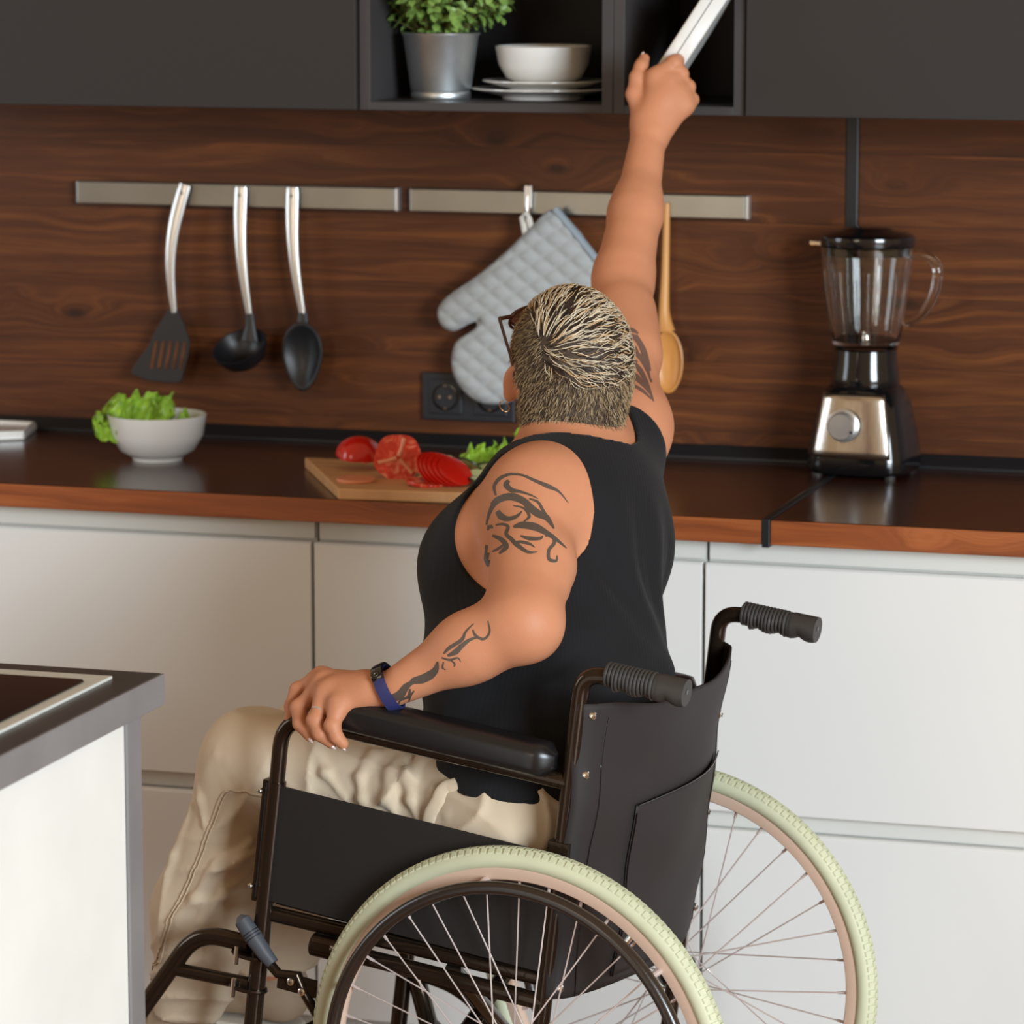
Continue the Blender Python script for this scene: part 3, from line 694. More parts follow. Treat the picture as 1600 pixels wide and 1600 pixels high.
for sd in (-1, 1):
    L = sd*.235
    # wheel
    WE = tb
    wl = sd*.268
    def wh(r, ang, off=0):   # chair local
        return Vector((r*cos(ang), -(wl+off), .305+r*sin(ang)))
    def ring(name, prof, mat, par, n=120, off=0):
        m_ = MB(); k = len(prof); vs = []; fs = []
        for j in range(n):
            for (r_, y_) in prof: vs.append(wh(r_, 2*pi*j/n, sd*(y_+off)))
        for j in range(n):
            for i in range(k): fs.append((j*k+i, ((j+1) % n)*k+i, ((j+1) % n)*k+(i+1) % k, j*k+(i+1) % k))
        o = build(name, m_.add(vs, fs), mat, par); recalc(o); return o
    tire = ring('tire', [(.289+.0145*cos(t), .0165*sin(t)) for t in [2*pi*i/18 for i in range(18)]], 'tire_green', CH)
    # tread blocks
    m_ = MB(); nb = 170
    for j in range(nb):
        for (o0, o1, sh) in ((-.0135, -.0065, 0), (-.0045, .0045, .5), (.0065, .0135, 0)):
            a0 = 2*pi*(j+sh)/nb; a1 = a0+2*pi*.62/nb; vs = []
            for (rr_, aa, oo) in ((0, a0, o0), (0, a0, o1), (0, a1, o1), (0, a1, o0)):
                base = .289+.0145*sqrt(max(0, 1-(oo/.0165)**2)); vs.append(wh(base-.001, aa, oo))
            for (rr_, aa, oo) in ((0, a0, o0), (0, a0, o1), (0, a1, o1), (0, a1, o0)):
                base = .289+.0145*sqrt(max(0, 1-(oo/.0165)**2)); vs.append(wh(min(base+.0022, .305), aa+.001, oo*.98))
            m_.add(vs, [(4, 5, 6, 7), (0, 1, 5, 4), (1, 2, 6, 5), (2, 3, 7, 6), (3, 0, 4, 7)])
    o = build('tread', m_, 'tire_green', tire, smooth=False); recalc(o)
    rim = ring('rim', [(.2775, .012), (.2795, .0115), (.279, -.0115), (.2775, -.012), (.263, -.0095), (.2605, -.005), (.2605, .005), (.263, .0095)], 'rim_beige', CH)
    hr = ring('handrim', [(.2585+.0092*cos(t), .0385+.0092*sin(t)) for t in [2*pi*i/14 for i in range(14)]], 'handrim', CH)
    for q in range(6):
        a = 2*pi*(q+.35)/6
        build('handrim_bracket', MB().tube([wh(.262, a, sd*.003), wh(.264, a, sd*.018), wh(.2585, a, sd*.036)], .004, n=8), 'spoke', hr)
    hub = build('hub', MB().tube([wh(0, 0, -.034*1), wh(0, 0, -.026), wh(0, 0, -.0255), wh(0, 0, .0255), wh(0, 0, .026), wh(0, 0, .034)], [.012, .02, .014, .014, .02, .012], n=24), 'black_gloss', CH)
    build('axle_cap', MB().tube([wh(0, 0, sd*.034), wh(0, 0, sd*.044)], .009, n=6), 'chrome', hub)
    ns = 36
    for q in range(ns):
        side_ = 1 if q % 2 else -1; lead = 1 if (q//2) % 2 else -1
        ar = 2*pi*q/ns; ah = ar+lead*radians(78)
        p0 = wh(.021, ah, side_*.0265); p1 = wh(.2605, ar, side_*.003)
        sp_ = build('spoke', MB().tube([p0, p1], .0011, n=6), 'spoke', CH, smooth=True)
        d = (p1-p0).normalized(); build('nipple', MB().tube([p1-d*.012, p1], .0021, n=8), 'spoke', sp_)
    a = radians(62 if sd > 0 else 128)
    build('valve', MB().tube([wh(.262, a, sd*.0), wh(.25, a, sd*.0)], .0045, n=10), 'chrome', rim)
    # frame tubes
    tb('back_post', [(-.010, L, -.16), (-.010, L, .540), (-.060, L, .547)], .0112, fil=.045)
    g = MB(); N_ = 64; prev = []
    for i in range(N_+1):
        s_ = i/N_; r0 = .0158 if s_ < .66 else .0165
        if s_ < .62: r0 += .0011*(1 if (i % 3) else -1)
        prev.append((-.044-.112*s_, r0, s_))
    vs = []; fs = []
    for (aa, r0, s_) in prev:
        for j in range(24):
            t_ = 2*pi*j/24; rz = r0
            if sin(t_) < -.25 and s_ > .12: rz = r0+.0048*abs(sin(s_*pi*3.6+.6))*(-sin(t_))
            vs.append(T(aa, L+rz*cos(t_), .5478+rz*sin(t_)-(.0 if s_ else 0)))
    for i in range(N_):
        for j in range(24): fs.append((i*24+j, i*24+(j+1) % 24, (i+1)*24+(j+1) % 24, (i+1)*24+j))
    fs += [tuple(range(24)), tuple(N_*24+j for j in range(24))[::-1]]
    go = build('push_grip', MB().add(vs, fs), 'grip_rubber', CH, angle=50); recalc(go)
    build('end_hole', MB().tube([T(-.1558, L, .5478), T(-.1566, L, .5478)], .0035, n=12), 'black_gloss', go)
    tb('front_post', [(.415, L, -.30), (.415, L, .30)], .0125)
    tb('arm_tube', [(.415, L, .25), (.4165, L, .392), (-.010, L, .394)], .0108, fil=.045)
    tb('seat_rail', [(.415, L*.97, .112), (-.010, L*.97, .122)], .011)
    tb('lower_rail', [(.33, L, .088), (-.010, L, .092)], .0115)
    tb('rail_sleeve', [(.335, L, .088), (.285, L, .089)], .016)
    tb('lower_rail', [(.415, L, -.09), (.30, L, -.10), (.22, L, -.20), (-.010, L, -.215)], .012, fil=.06)
    # side panel
    lp = L+sd*.006
    pn = cbox('side_panel', (.428, lp-.002, .134), (-.004, lp+.002, .297), 'panel_black')
    cbox('panel_edge', (.434, L-.006, .128), (.420, L+.010, .300), 'chair_tube', pn)
    for b_ in (.285, .15): screw(.4335, L+sd*.0115, b_, (0, sd, 0), pn, .004)
    cbox('clamp', (-.024, L-.013, .285), (.006, L+.013, .315), 'chair_tube', par=CH)
    # arm pad
    m_ = MB(); vs = []; fs = []; na = 26
    for i in range(na+1):
        s_ = i/na; aa = .012+.332*s_; e_ = min(s_, 1-s_)*.332; wd = .0285*min(1, .25+sqrt(max(0, 1-(1-min(e_/.022, 1))**2))*.75); ht = .0225*min(1, .45+.55*sqrt(max(0, 1-(1-min(e_/.02, 1))**2)))
        for j in range(20):
            t_ = 2*pi*j/20; c_, s2 = cos(t_), sin(t_); q = (abs(c_)**3.4+abs(s2)**3.4)**(-1/3.4)
            vs.append(T(aa, L+wd*q*c_, .4175+ht*q*s2))
    for i in range(na):
        for j in range(20): fs.append((i*20+j, i*20+(j+1) % 20, (i+1)*20+(j+1) % 20, (i+1)*20+j))
    fs += [tuple(range(20)), tuple(na*20+j for j in range(20))[::-1]]
    po = build('arm_pad', MB().add(vs, fs), 'pad_black', CH, angle=60); recalc(po)
    # foot rest hanger
    fh = tb('footrest_hanger', [(.43, L, .064), (.515, L, .062), (.665, L, -.205)], .0125, fil=.05)
    tb('strut', [(.425, L, .008), (.55, L, .0)], .0095, par=fh)
    for b_ in (.050, .003):
        hp = build('hinge_bracket', MB().lathe([(0, -.0025), (.019, -.0025), (.020, 0), (.019, .0025), (0, .0025)], 22, T(.428, L, b_), Matrix.Rotation(-PT, 3, 'Y'), 1.5, 1), 'chair_tube', fh)
        build('bolt', MB().tube([T(.442, L-.016, b_+.013), T(.442, L-.016, b_-.013)], .0038, n=8), 'chrome', hp)
    for q in range(3): screw(.588+.0135*q, L-.0125, -.068-.024*q, (.0, -1, .0), fh, .0032)
    cbox('footplate', (.61, L*.98, -.225), (.79, L*.98-sd*.17, -.215), 'black_plastic', fh)
    # brake
    bl = L+sd*.017
    br = tb('brake', [(.405, bl, .062), (.375, bl, .040), (.345, bl, .045), (.330, bl, .020), (.285, bl, -.03)], [.007]*5, n=10)
    gp = build('lever_grip', MB().tube([T(.444, bl, .105), T(.438, bl, .101), T(.42, bl, .083), T(.398, bl, .062), T(.385, bl, .052)], [.004, .0115, .0125, .0105, .009], n=18), 'brake_grey', br)
    m_ = MB()
    for q in range(3): 
        c0 = T(.424-.003*q, bl, .0868-.003*q); d = (T(.398, bl, .062)-T(.42, bl, .083)).normalized(); m_.tube([c0-d*.0006, c0+d*.0006], .0129, n=18)
    build('grooves', m_, 'black_plastic', gp)
    cbox('plate', (.375, bl-.002, .045), (.315, bl+.002, .020), 'chair_tube', br)
    for q in ((.352, .036), (.334, .026)): screw(q[0], bl+sd*.006, q[1], (0, sd, 0), br, .0058)
    build('tire_stop', MB().tube([T(.318, bl-sd*.01, -.02), T(.318, wl+sd*.006, -.02)], .006, n=10), 'chair_tube', br)
    screw(.300, L+sd*.012, .092, (0, sd, 0), CH, .006)
    # caster
    cf = T(.395, L*1.0, -.10); fk = build('caster_fork', MB().tube([cf, (cf.x-.02, cf.y, .185), (cf.x-.035, cf.y+.028, .16), (cf.x-.045, cf.y+.03, .085)], [.014, .014, .008, .007], n=12).tube([(cf.x-.02, cf.y, .185), (cf.x-.035, cf.y-.028, .16), (cf.x-.045, cf.y-.03, .085)], [.014, .008, .007], n=12), 'chair_tube', CH)
    build('caster_wheel', MB().lathe([(.02, -.015), (.072, -.015), (.081, -.01), (.085, 0), (.081, .01), (.072, .015), (.02, .015)], 40, (cf.x-.045, cf.y, .085), rot('X', 90)), 'grip_rubber', fk)
# cross braces
tb('cross_brace', [(.21, -.225, -.195), (.17, .225, .10)], .0115)
tb('cross_brace', [(.17, .225, -.195), (.13, -.225, .10)], .0115)
screw(.155, -.012, -.05, (0, -1, 0), CH, .010)
# seat sling and back sling
def seat(u, v): return T(.005+.40*u, -.222+.444*v, .128-.018*sin(pi*v))
build('seat_sling', MB().grid(seat, 8, 14), 'chair_vinyl', CH, solid=.006)
def sling(v, b_, off=0.0):
    l = -.245+.49*v; s_ = sin(pi*min(1, max(0, v)))
    bulge = .058*s_**.9*(.75+.25*min(1, max(0, (b_-.1)/.4)))
    wr = .0035*sin(v*38+b_*14)*max(0, abs(v-.5)*2-.75)*2+.0016*sin(b_*46+v*9)+.002*sin(v*11-b_*23)
    edge = .010*(1-min(1, min(v, 1-v)/.03))
    return T(-.024-bulge+wr+edge-off, l, b_)
def slf(u, v): 
    top = .503-.012*sin(pi*u)+.003*sin(u*17); bot = .102-.006*sin(pi*u)
    return sling(u, bot+(top-bot)*v)
bs_ = build('back_sling', MB().grid(slf, 60, 50), 'chair_vinyl', CH, solid=.003)
def pk(u, v): 
    u2 = .235+.60*u; top = .352-.022*sin(pi*min(1, u*1.0))*0+.012*u
    return sling(u2, .112+(top-.112)*v, .004+.002*sin(pi*u))
pko = build('pocket', MB().grid(pk, 40, 30), 'chair_vinyl', bs_, solid=.0015)
sm = MB(); P = [sling(.235, .112+.01*i, .0068) for i in range(24)]; sm.tube(P, .0009, n=6); P = [sling(.235+.60*i/40, .353+.012*i/40, .0075) for i in range(41)]; sm.tube(P, .0011, n=6)
build('stitched_edge', sm, 'black_gloss', pko)
for v_ in (.075, .925): build('hem_stitch', MB().tube([sling(v_, .102+.0201*i, .0018) for i in range(20)], .0010, n=6), 'black_gloss', bs_)
for v_ in (.03, .97):
    for b_ in ((.488, .408, .262, .115) if v_ < .5 else (.398, .254, .113)): 
        p_ = sling(v_, b_); pa = -.024-.005
        screw(-.030, -.245+.49*v_, b_, (-1, 0, 0), bs_, .0062)
# ================================================================ person: implicit surfaces, polygonised once
def V3(p): return np.array(p, dtype=np.float64)
def unit(v): v = V3(v); return v/np.linalg.norm(v)
def cone(a, b, ra, rb, k=.02):          # round cone
    return ('c', V3(a), V3(b), ra, rb, k)
def ell(c, r, k=.03, ax=None):
    return ('e', V3(c), V3(r), np.eye(3) if ax is None else np.array(ax), k)
def chain(pts, rs, k=.012): return [cone(pts[i], pts[i+1], rs[i], rs[i+1], k) for i in range(len(pts)-1)]
def pd_(it, P):
    if it[0] == 'c':
        _, a, b, ra, rb, k = it; ab = b-a; l2 = ab @ ab; q = P-a
        t = np.clip((q @ ab)/l2, 0, 1); return np.linalg.norm(q-t[:, None]*ab, axis=1)-(ra+(rb-ra)*t)
    if it[0] == 'e':
        _, c, r, ax, k = it; q = (P-c) @ ax.T; k0 = np.linalg.norm(q/r, axis=1); k1 = np.linalg.norm(q/(r*r), axis=1)+1e-9
        return np.where(k0 < 1e-6, -r.min(), k0*(k0-1)/k1)
    if it[0] == 'g':                     # group blended on its own first
        d = None
        for x in it[1]: e_ = pd_(x, P); d = e_ if d is None else smin(d, e_, x[-1])
        return d
def smin(a, b, k):
    h = np.maximum(k-np.abs(a-b), 0)/k; return np.minimum(a, b)-h*h*k*.25
class Field:
    def __init__(s, items, post=None, cut=None, off=0.0): s.i = items; s.post = post; s.cut = cut; s.off = off
    def ev(s, P, sel=None):
        its = s.i if sel is None else [s.i[j] for j in sel]; d = None
        for it in its: e_ = pd_(it, P); d = e_ if d is None else smin(d, e_, it[-1])
        d = d-s.off
        if s.post is not None: d = d+s.post(P)
        if s.cut is not None: d = s.cut(P, d)
        return d
    def sel(s, c, R):
        D = np.array([pd_(it, c[None])[0] for it in s.i]); m_ = D.min()
        return [j for j in range(len(s.i)) if D[j] < m_+2*R+s.i[j][-1]*1.2+.01]
def polygonise(F, lo, hi, h, B=8, steps=2):
    lo = V3(lo); n = np.ceil((V3(hi)-lo)/(h*B)).astype(int); bins = 4
    act = []; g = np.arange(B+1)*h; off = np.stack(np.meshgrid(g, g, g, indexing='ij'), -1).reshape(-1, 3); cen = h*B/2
    blocks = np.stack(np.meshgrid(*[np.arange(k) for k in n], indexing='ij'), -1).reshape(-1, 3)
    key = blocks//bins; kid = (key[:, 0]*1000+key[:, 1])*1000+key[:, 2]; order = np.argsort(kid, kind='stable'); blocks = blocks[order]; kid = kid[order]
    cuts = np.flatnonzero(np.diff(kid))+1; ids = []; vals = []; sels = {}; vox = []
    half = h*B*bins*.5*1.7321
    for grp in np.split(blocks, cuts):
        gc = lo+((grp[0]//bins)+.5)*bins*B*h
        D = np.array([pd_(it, gc[None])[0] for it in F.i])
        if D.min()-F.off > half+.05: continue
        sl = F.sel(gc, half); cs = lo+grp*B*h+cen; d = F.ev(cs, sl); kp = np.abs(d) < cen*1.7321*1.25+.006; grp = grp[kp]
        if not len(grp): continue
        P = (lo+grp*B*h)[:, None, :]+off[None]; v = F.ev(P.reshape(-1, 3), sl).reshape(len(grp), B+1, B+1, B+1)
        ok = (v.min((1, 2, 3)) < 0) & (v.max((1, 2, 3)) > 0); ids.append(grp[ok]); vals.append(v[ok]); vox += [sl]*int(ok.sum())
    ids = np.concatenate(ids); vals = np.concatenate(vals)
    s_ = vals < 0; c = np.zeros((len(ids), B, B, B), int)
    for i in (0, 1):
        for j in (0, 1):
            for k in (0, 1): c += s_[:, i:B+i, j:B+j, k:B+k]
    bi, x, y, z = np.nonzero((c > 0) & (c < 8))
    gx = ids[bi]*B+np.stack([x, y, z], 1); NN = np.array([1, 4096, 4096*4096]); code = gx @ NN
    acc = np.zeros((len(bi), 3)); cnt = np.zeros(len(bi))
    cor = [(i, j, k) for i in (0, 1) for j in (0, 1) for k in (0, 1)]
    cv = {q: vals[bi, x+q[0], y+q[1], z+q[2]] for q in cor}
    for q in cor:
        for a in range(3):
            if q[a]: continue
            r = list(q); r[a] = 1; r = tuple(r); A_, B_ = cv[q], cv[r]; m_ = (A_ < 0) != (B_ < 0); t = np.where(m_, A_/np.where(m_, A_-B_, 1), 0)
            p = np.tile(np.array(q, float), (len(bi), 1)); p[:, a] += t; acc[m_] += p[m_]; cnt[m_] += 1
    vert = lo+(gx+acc/np.maximum(cnt, 1)[:, None])*h
    so = np.argsort(code); code = code[so]; vert = vert[so]; selv = np.array([0])
    quads = []
    for a in range(3):
        q = [0, 0, 0]; r = [0, 0, 0]; r[a] = 1
        sl0 = s_[:, :B, :B, :B]; sh = [slice(0, B)]*3; sh[a] = slice(1, B+1); sl1 = s_[(slice(None),)+tuple(sh)]
        bi2, x, y, z = np.nonzero(sl0 != sl1); inside = sl0[bi2, x, y, z]; g0 = ids[bi2]*B+np.stack([x, y, z], 1)
        b, c_ = [(1, 2), (2, 0), (0, 1)][a]; eb = np.zeros(3, int); eb[b] = 1; ec = np.zeros(3, int); ec[c_] = 1
        cs = [g0-eb-ec, g0-ec, g0, g0-eb]; idx = []; good = np.ones(len(g0), bool)
        for cc in cs:
            k = cc @ NN; p = np.searchsorted(code, k); p = np.minimum(p, len(code)-1); good &= code[p] == k; idx.append(p)
        Q = np.stack(idx, 1); Q[~inside] = Q[~inside][:, ::-1]; quads.append(Q[good])
    Q = np.concatenate(quads)
    # pull vertices onto the true surface, in spatial bins
    if steps:
        kb = np.floor((vert-lo)/(h*B*bins)).astype(int); kk = (kb[:, 0]*1000+kb[:, 1])*1000+kb[:, 2]; od = np.argsort(kk, kind='stable')
        for part in np.split(od, np.flatnonzero(np.diff(kk[od]))+1):
            gc = lo+(kb[part[0]]+.5)*bins*B*h; sl = F.sel(gc, half)
            for _ in range(steps):
                P = vert[part]; e = .0007; d = F.ev(P, sl); G = np.stack([F.ev(P+e*np.eye(3)[i], sl)-F.ev(P-e*np.eye(3)[i], sl) for i in range(3)], 1)/(2*e)
                g2 = np.maximum((G*G).sum(1), .25); mv = -(d/g2)[:, None]*G; ln = np.linalg.norm(mv, axis=1); mv *= (np.minimum(ln, h*.6)/np.maximum(ln, 1e-9))[:, None]; vert[part] = P+mv
    return vert, Q
def mesh_np(name, vert, Q, mat, parent, smooth=True, offset=None):
    if parent is not None and offset is None: offset = V3(ROOT_AT)
    vert = vert-(offset if offset is not None else 0)
    used = np.unique(Q); mp = -np.ones(len(vert), int); mp[used] = np.arange(len(used)); vert = vert[used]; Q = mp[Q]
    me = bpy.data.meshes.new(name); me.vertices.add(len(vert)); me.vertices.foreach_set('co', vert.astype(np.float32).ravel())
    me.loops.add(Q.size); me.loops.foreach_set('vertex_index', Q.astype(np.int32).ravel()); me.polygons.add(len(Q))
    me.polygons.foreach_set('loop_start', (np.arange(len(Q))*4).astype(np.int32)); me.polygons.foreach_set('use_smooth', np.ones(len(Q), bool))
    me.update(calc_edges=True); me.validate(); me.materials.append(M[mat])
    o = bpy.data.objects.new(name, me); COL.objects.link(o); o.parent = parent; return o

ROOT_AT = np.array([.29, -1.29, 0.0])
PE = empty('person', tuple(ROOT_AT), label='person in black tank top and beige trousers, seated and reaching up to the shelf', cat='person')
# body frame
bf = unit((-.9895, .1444, 0)); bu = unit((.02, .33, .94)); bu = unit(bu-bf*(bu @ bf)); br = np.cross(bf, bu); AX = np.array([bf, br, bu]); cy_, sy_ = cos(radians(8.3)), sin(radians(8.3))
AX0 = np.array([bf, np.cross(bf, [0, 0, 1]), [0, 0, 1]])
def WC(u, l, z): return np.array([.336-u*cy_+l*sy_, -1.297+u*sy_+l*cy_, z])
SLp, SRp = V3((.238, -1.285, 1.026)), V3((.287, -.965, 1.090))
ELp, ERp = V3((.279, -1.480, .893)), V3((.2063, -.72, 1.268))
WLp, WRp = V3((.0913, -1.497, .795)), V3((.190, -.530, 1.463))
HC = V3((.2413, -1.12, 1.2026))
ef = V3((cos(radians(122))*cos(radians(33)), sin(radians(122))*cos(radians(33)), sin(radians(33)))); er = unit(np.cross(ef, [0, 0, 1])); eu = np.cross(er, ef); HX = np.array([er, ef, eu])
def HP(r, f, u): return HC+er*r+ef*f+eu*u
torso = [
    ell((.236, -1.195, .915), (.128, .162, .20), .05, AX),            # rib cage
    ell((.284, -1.150, .962), (.086, .150, .105), .06, AX),           # upper back
    ell((.270, -1.255, .775), (.138, .175, .13), .07, AX),            # waist and lower back
    ell((.200, -1.265, .765), (.115, .155, .12), .07, AX),            # belly
    ell((.262, -1.297, .635), (.150, .190, .135), .07, AX0),          # pelvis
    ell((.138, -1.262, .925), (.068, .074, .082), .045, AX),          # bust
    ell((.142, -1.120, .945), (.068, .074, .082), .045, AX),
    cone((.258, -1.235, 1.012), (.278, -1.020, 1.046), .058, .058, .06),   # shoulder girdle
    cone((.260, -1.15, 1.018), (.264, -1.245, 1.004), .038, .036, .05),      # trapezius
    cone((.262, -1.10, 1.055), (.285, -1.00, 1.080), .042, .042, .05),
]
neck = [cone((.250, -1.150, 1.060), (.236, -1.118, 1.150), .070, .066, .03)]
armL = [ell(SLp+V3((.0, -.005, -.004)), (.060, .060, .064), .04), cone(SLp, ELp, .060, .045, .035),
        cone(SLp*.45+ELp*.55+V3((.016, 0, 0)), ELp*.8+SLp*.2, .044, .040, .03), ell(ELp+V3((.006, -.002, -.010)), (.034, .033, .034), .03),
        cone(ELp, ELp*.6+WLp*.4, .045, .042, .03), cone(ELp*.62+WLp*.38, WLp+V3((.01, 0, 0)), .042, .0245, .03)]
armR = [ell(SRp+V3((-.010, 0, -.004)), (.056, .056, .058), .05), cone(SRp+V3((-.008, 0, 0)), ERp+V3((-.004, 0, 0)), .052, .041, .04), cone(SRp*.5+ERp*.5+V3((.004, .0, -.006)), ERp*.75+SRp*.25, .040, .036, .03),
        cone(ERp, ERp*.55+WRp*.45, .040, .034, .03), cone(ERp*.9+WRp*.1+V3((-.004, 0, 0)), ERp*.45+WRp*.55, .035, .030, .025), cone(ERp*.5+WRp*.5, WRp, .034, .0275, .03)]
FL = dict(
    index=[(-.0125, -1.4533, .7945), (-.0445, -1.4588, .7765), (-.0510, -1.4670, .7565), (-.0480, -1.4780, .7400)],
    middle=[(-.0021, -1.472, .7895), (-.0330, -1.4863, .7590), (-.0240, -1.5060, .7420), (-.0065, -1.5150, .7290)],
    ring=[(.0097, -1.495, .7825), (.0020, -1.5195, .7510), (.0110, -1.5270, .7350), (.0270, -1.5265, .7245)],
    pinky=[(.0341, -1.5150, .7736), (.0306, -1.5325, .7485), (.0370, -1.5350, .7345), (.0450, -1.5320, .7250)])
FR = dict(
    index=[(.1923, -.487, 1.5591), (.2167, -.474, 1.5813), (.2158, -.452, 1.5842), (.2060, -.437, 1.5843)],
    middle=[(.2127, -.487, 1.5476), (.2259, -.468, 1.5645), (.2190, -.444, 1.5683), (.2064, -.430, 1.5694)],
    ring=[(.2275, -.485, 1.532), (.2365, -.465, 1.5449), (.2269, -.443, 1.5500), (.2107, -.430, 1.5527)],
    pinky=[(.2363, -.483, 1.5164), (.2427, -.465, 1.5254), (.2319, -.445, 1.5321), (.2183, -.432, 1.5372)])
TR = [(.178, -.508, 1.497), (.1600, -.498, 1.5337), (.1601, -.485, 1.5596), (.1645, -.474, 1.5768), (.1660, -.463, 1.5872)]
TL = [(.062, -1.482, .796), (.040, -1.455, .788), (.018, -1.438, .778), (-.002, -1.436, .772)]
def hand(F_, W_, thumb, rs, thick, wk):
    it = []
    for n, p in F_.items():
        a = V3(p[0]); m_ = W_*.35+a*.65
        it.append(cone(W_*.8+a*.2, a, thick*1.02, rs[n]*1.28, .016)); b1 = V3(p[1]); it.append(cone(a, a*.58+b1*.42, rs[n]*1.26, rs[n]*1.16, .014))
    fing = []
    for n, p in F_.items():
        r = rs[n]; fing.append(('g', [cone(p[0], p[1], r*1.16, r*1.06, .003), cone(p[1], p[2], r*1.06, r*.96, .003), cone(p[2], p[3], r*.95, r*.82, .003), ell(p[1], (r*1.12,)*3, .004)], .0045))
    fing.append(('g', chain(thumb, [.017, .0125, .0105, .0100, .0085][:len(thumb)], .006), .010))
    return [('g', it, .012)], fing
hl, fl = hand(FL, WLp, TL, dict(index=.0104, middle=.0108, ring=.0106, pinky=.0097), .0165, 0)
hr_, frr = hand(FR, WRp, TR, dict(index=.0114, middle=.0108, ring=.0103, pinky=.0098), .019, 0)
hr_.append(cone((.180, -.512, 1.492), (.208, -.496, 1.525), .021, .019, .02))
hl.append(cone((.070, -1.497, .792), (.022, -1.490, .786), .017, .0165, .015))
headf = [
    ell(HC, (.0775, .096, .088), .02, HX), ell(HP(0, -.030, -.030), (.066, .062, .066), .03, HX),
    ell(HP(0, .040, -.050), (.067, .060, .072), .035, HX), ell(HP(0, .060, -.098), (.030, .028, .022), .03, HX),
    ell(HP(0, .055, -.030), (.066, .050, .045), .02, HX), cone(HP(0, .102, -.030), HP(0, .118, -.056), .007, .011, .012),
    ell(HP(.028, .088, -.045), (.022, .018, .02), .02, HX), ell(HP(-.028, .088, -.045), (.022, .018, .02), .02, HX),
    ell(HP(0, .094, -.080), (.022, .009, .005), .006, HX), ell(HP(0, .093, -.088), (.019, .009, .005), .004, HX), ell(HP(0, .096, -.008), (.05, .012, .01), .02, HX)]
for s_ in (-1, 1):
    cc = HP(s_*.0810, -.004, -.044)
    e0 = unit(er*s_*.72-ef*.69); ea = np.array([e0, np.cross(eu, e0), eu])
    headf.append(ell(cc, (.0055, .0150, .030), .006, ea)); headf.append(ell(HP(s_*.0805, .001, -.070), (.006, .009, .012), .006, ea))
kL, kR = WC(.485, -.100, .642), WC(.490, .075, .622)
legs = [cone(WC(.07, -.090, .585), kL, .072, .052, .05), cone(WC(.07, .090, .585), kR, .072, .052, .05),
        cone(kL, WC(.604, -.10, .270), .048, .033, .04), cone(kR, WC(.572, .104, .270), .046, .033, .04)]
body_items = torso+neck+armL+armR+hl+hr_+headf+legs+fl+frr
BODY = Field(body_items)
vb, qb = polygonise(BODY, (-.5, -1.62, .24), (.50, -.38, 1.62), .0032, steps=1)
body = mesh_np('body', vb, qb, 'skin', PE)
bvh = BVHTree.FromPolygons([Vector(v) for v in vb], qb.tolist())

# ------------------------------------------------ tank top
def sm(x, a, b): t = np.clip((x-a)/(b-a), 0, 1); return t*t*(3-2*t)
def top_folds(P):
    q = (P-V3((.26, -1.2, .9))) @ AX.T; f, l, u = q[:, 0], q[:, 1], q[:, 2]
    back = sm(-f, -.02, .06)
    a = np.sin(u*62-l*34+3*np.sin(l*14+u*6))*.0028*sm(-u, .02, .16)*back
    b = np.sin(l*70+u*30+2.2*np.sin(u*11+1))*.0022*sm(u, -.12, .02)*back*sm(-u, -.15, -.05)
    c = np.sin(u*85+f*30+2*np.sin(f*16))*.0022*sm(-u, .08, .2)*(1-back)
    return np.minimum(a*2+b*1.9+c*1.4, .0028)
def top_cut(P, d):
    q = P-V3((.226, -1.285, 1.004)); ax = unit((-.02, -.96, .10)); fa = unit(bf-ax*(bf @ ax)); ua = np.cross(ax, fa)
    side = q @ ax; hx = q @ fa; hz = q @ ua*np.sign(ua[2])
    rr = np.sqrt((hx/.094)**2+((hz+.010)/.096)**2)
    rm1 = -np.minimum((1-rr)*.09, side+.025)
    q2 = P-V3((.290, -.985, 1.075)); ax2 = unit((.03, .93, .36)); fa2 = unit(bf-ax2*(bf @ ax2)); ua2 = np.cross(ax2, fa2)
    rr2 = np.sqrt(((q2 @ fa2)/.088)**2+((q2 @ ua2)/.092)**2); rm2 = -np.minimum((1-rr2)*.085, q2 @ ax2+.022)
    # neckline
    q3 = P-V3((.250, -1.150, 1.040)); na = unit((-.05, .35, .92)); fn = unit(bf-na*(bf @ na)); rn = np.cross(fn, na)
    rr3 = np.sqrt(((q3 @ fn-.012)/.100)**2+((q3 @ rn+.006)/.098)**2); rm3 = -np.minimum((1-rr3)*.085, q3 @ na+.045)
    for r in (rm1, rm2, rm3): d = -smin(-d, r, .005)
    return -smin(-d, P[:, 2]-(.658-.06*(P[:, 0]-.1)), .005)
TOP = Field(torso+neck, post=top_folds, cut=top_cut, off=.0055)
vt, qt = polygonise(TOP, (-.02, -1.55, .50), (.50, -.88, 1.16), .0042, steps=1)
top = mesh_np('tank_top', vt, qt, 'ribbed_black', PE)

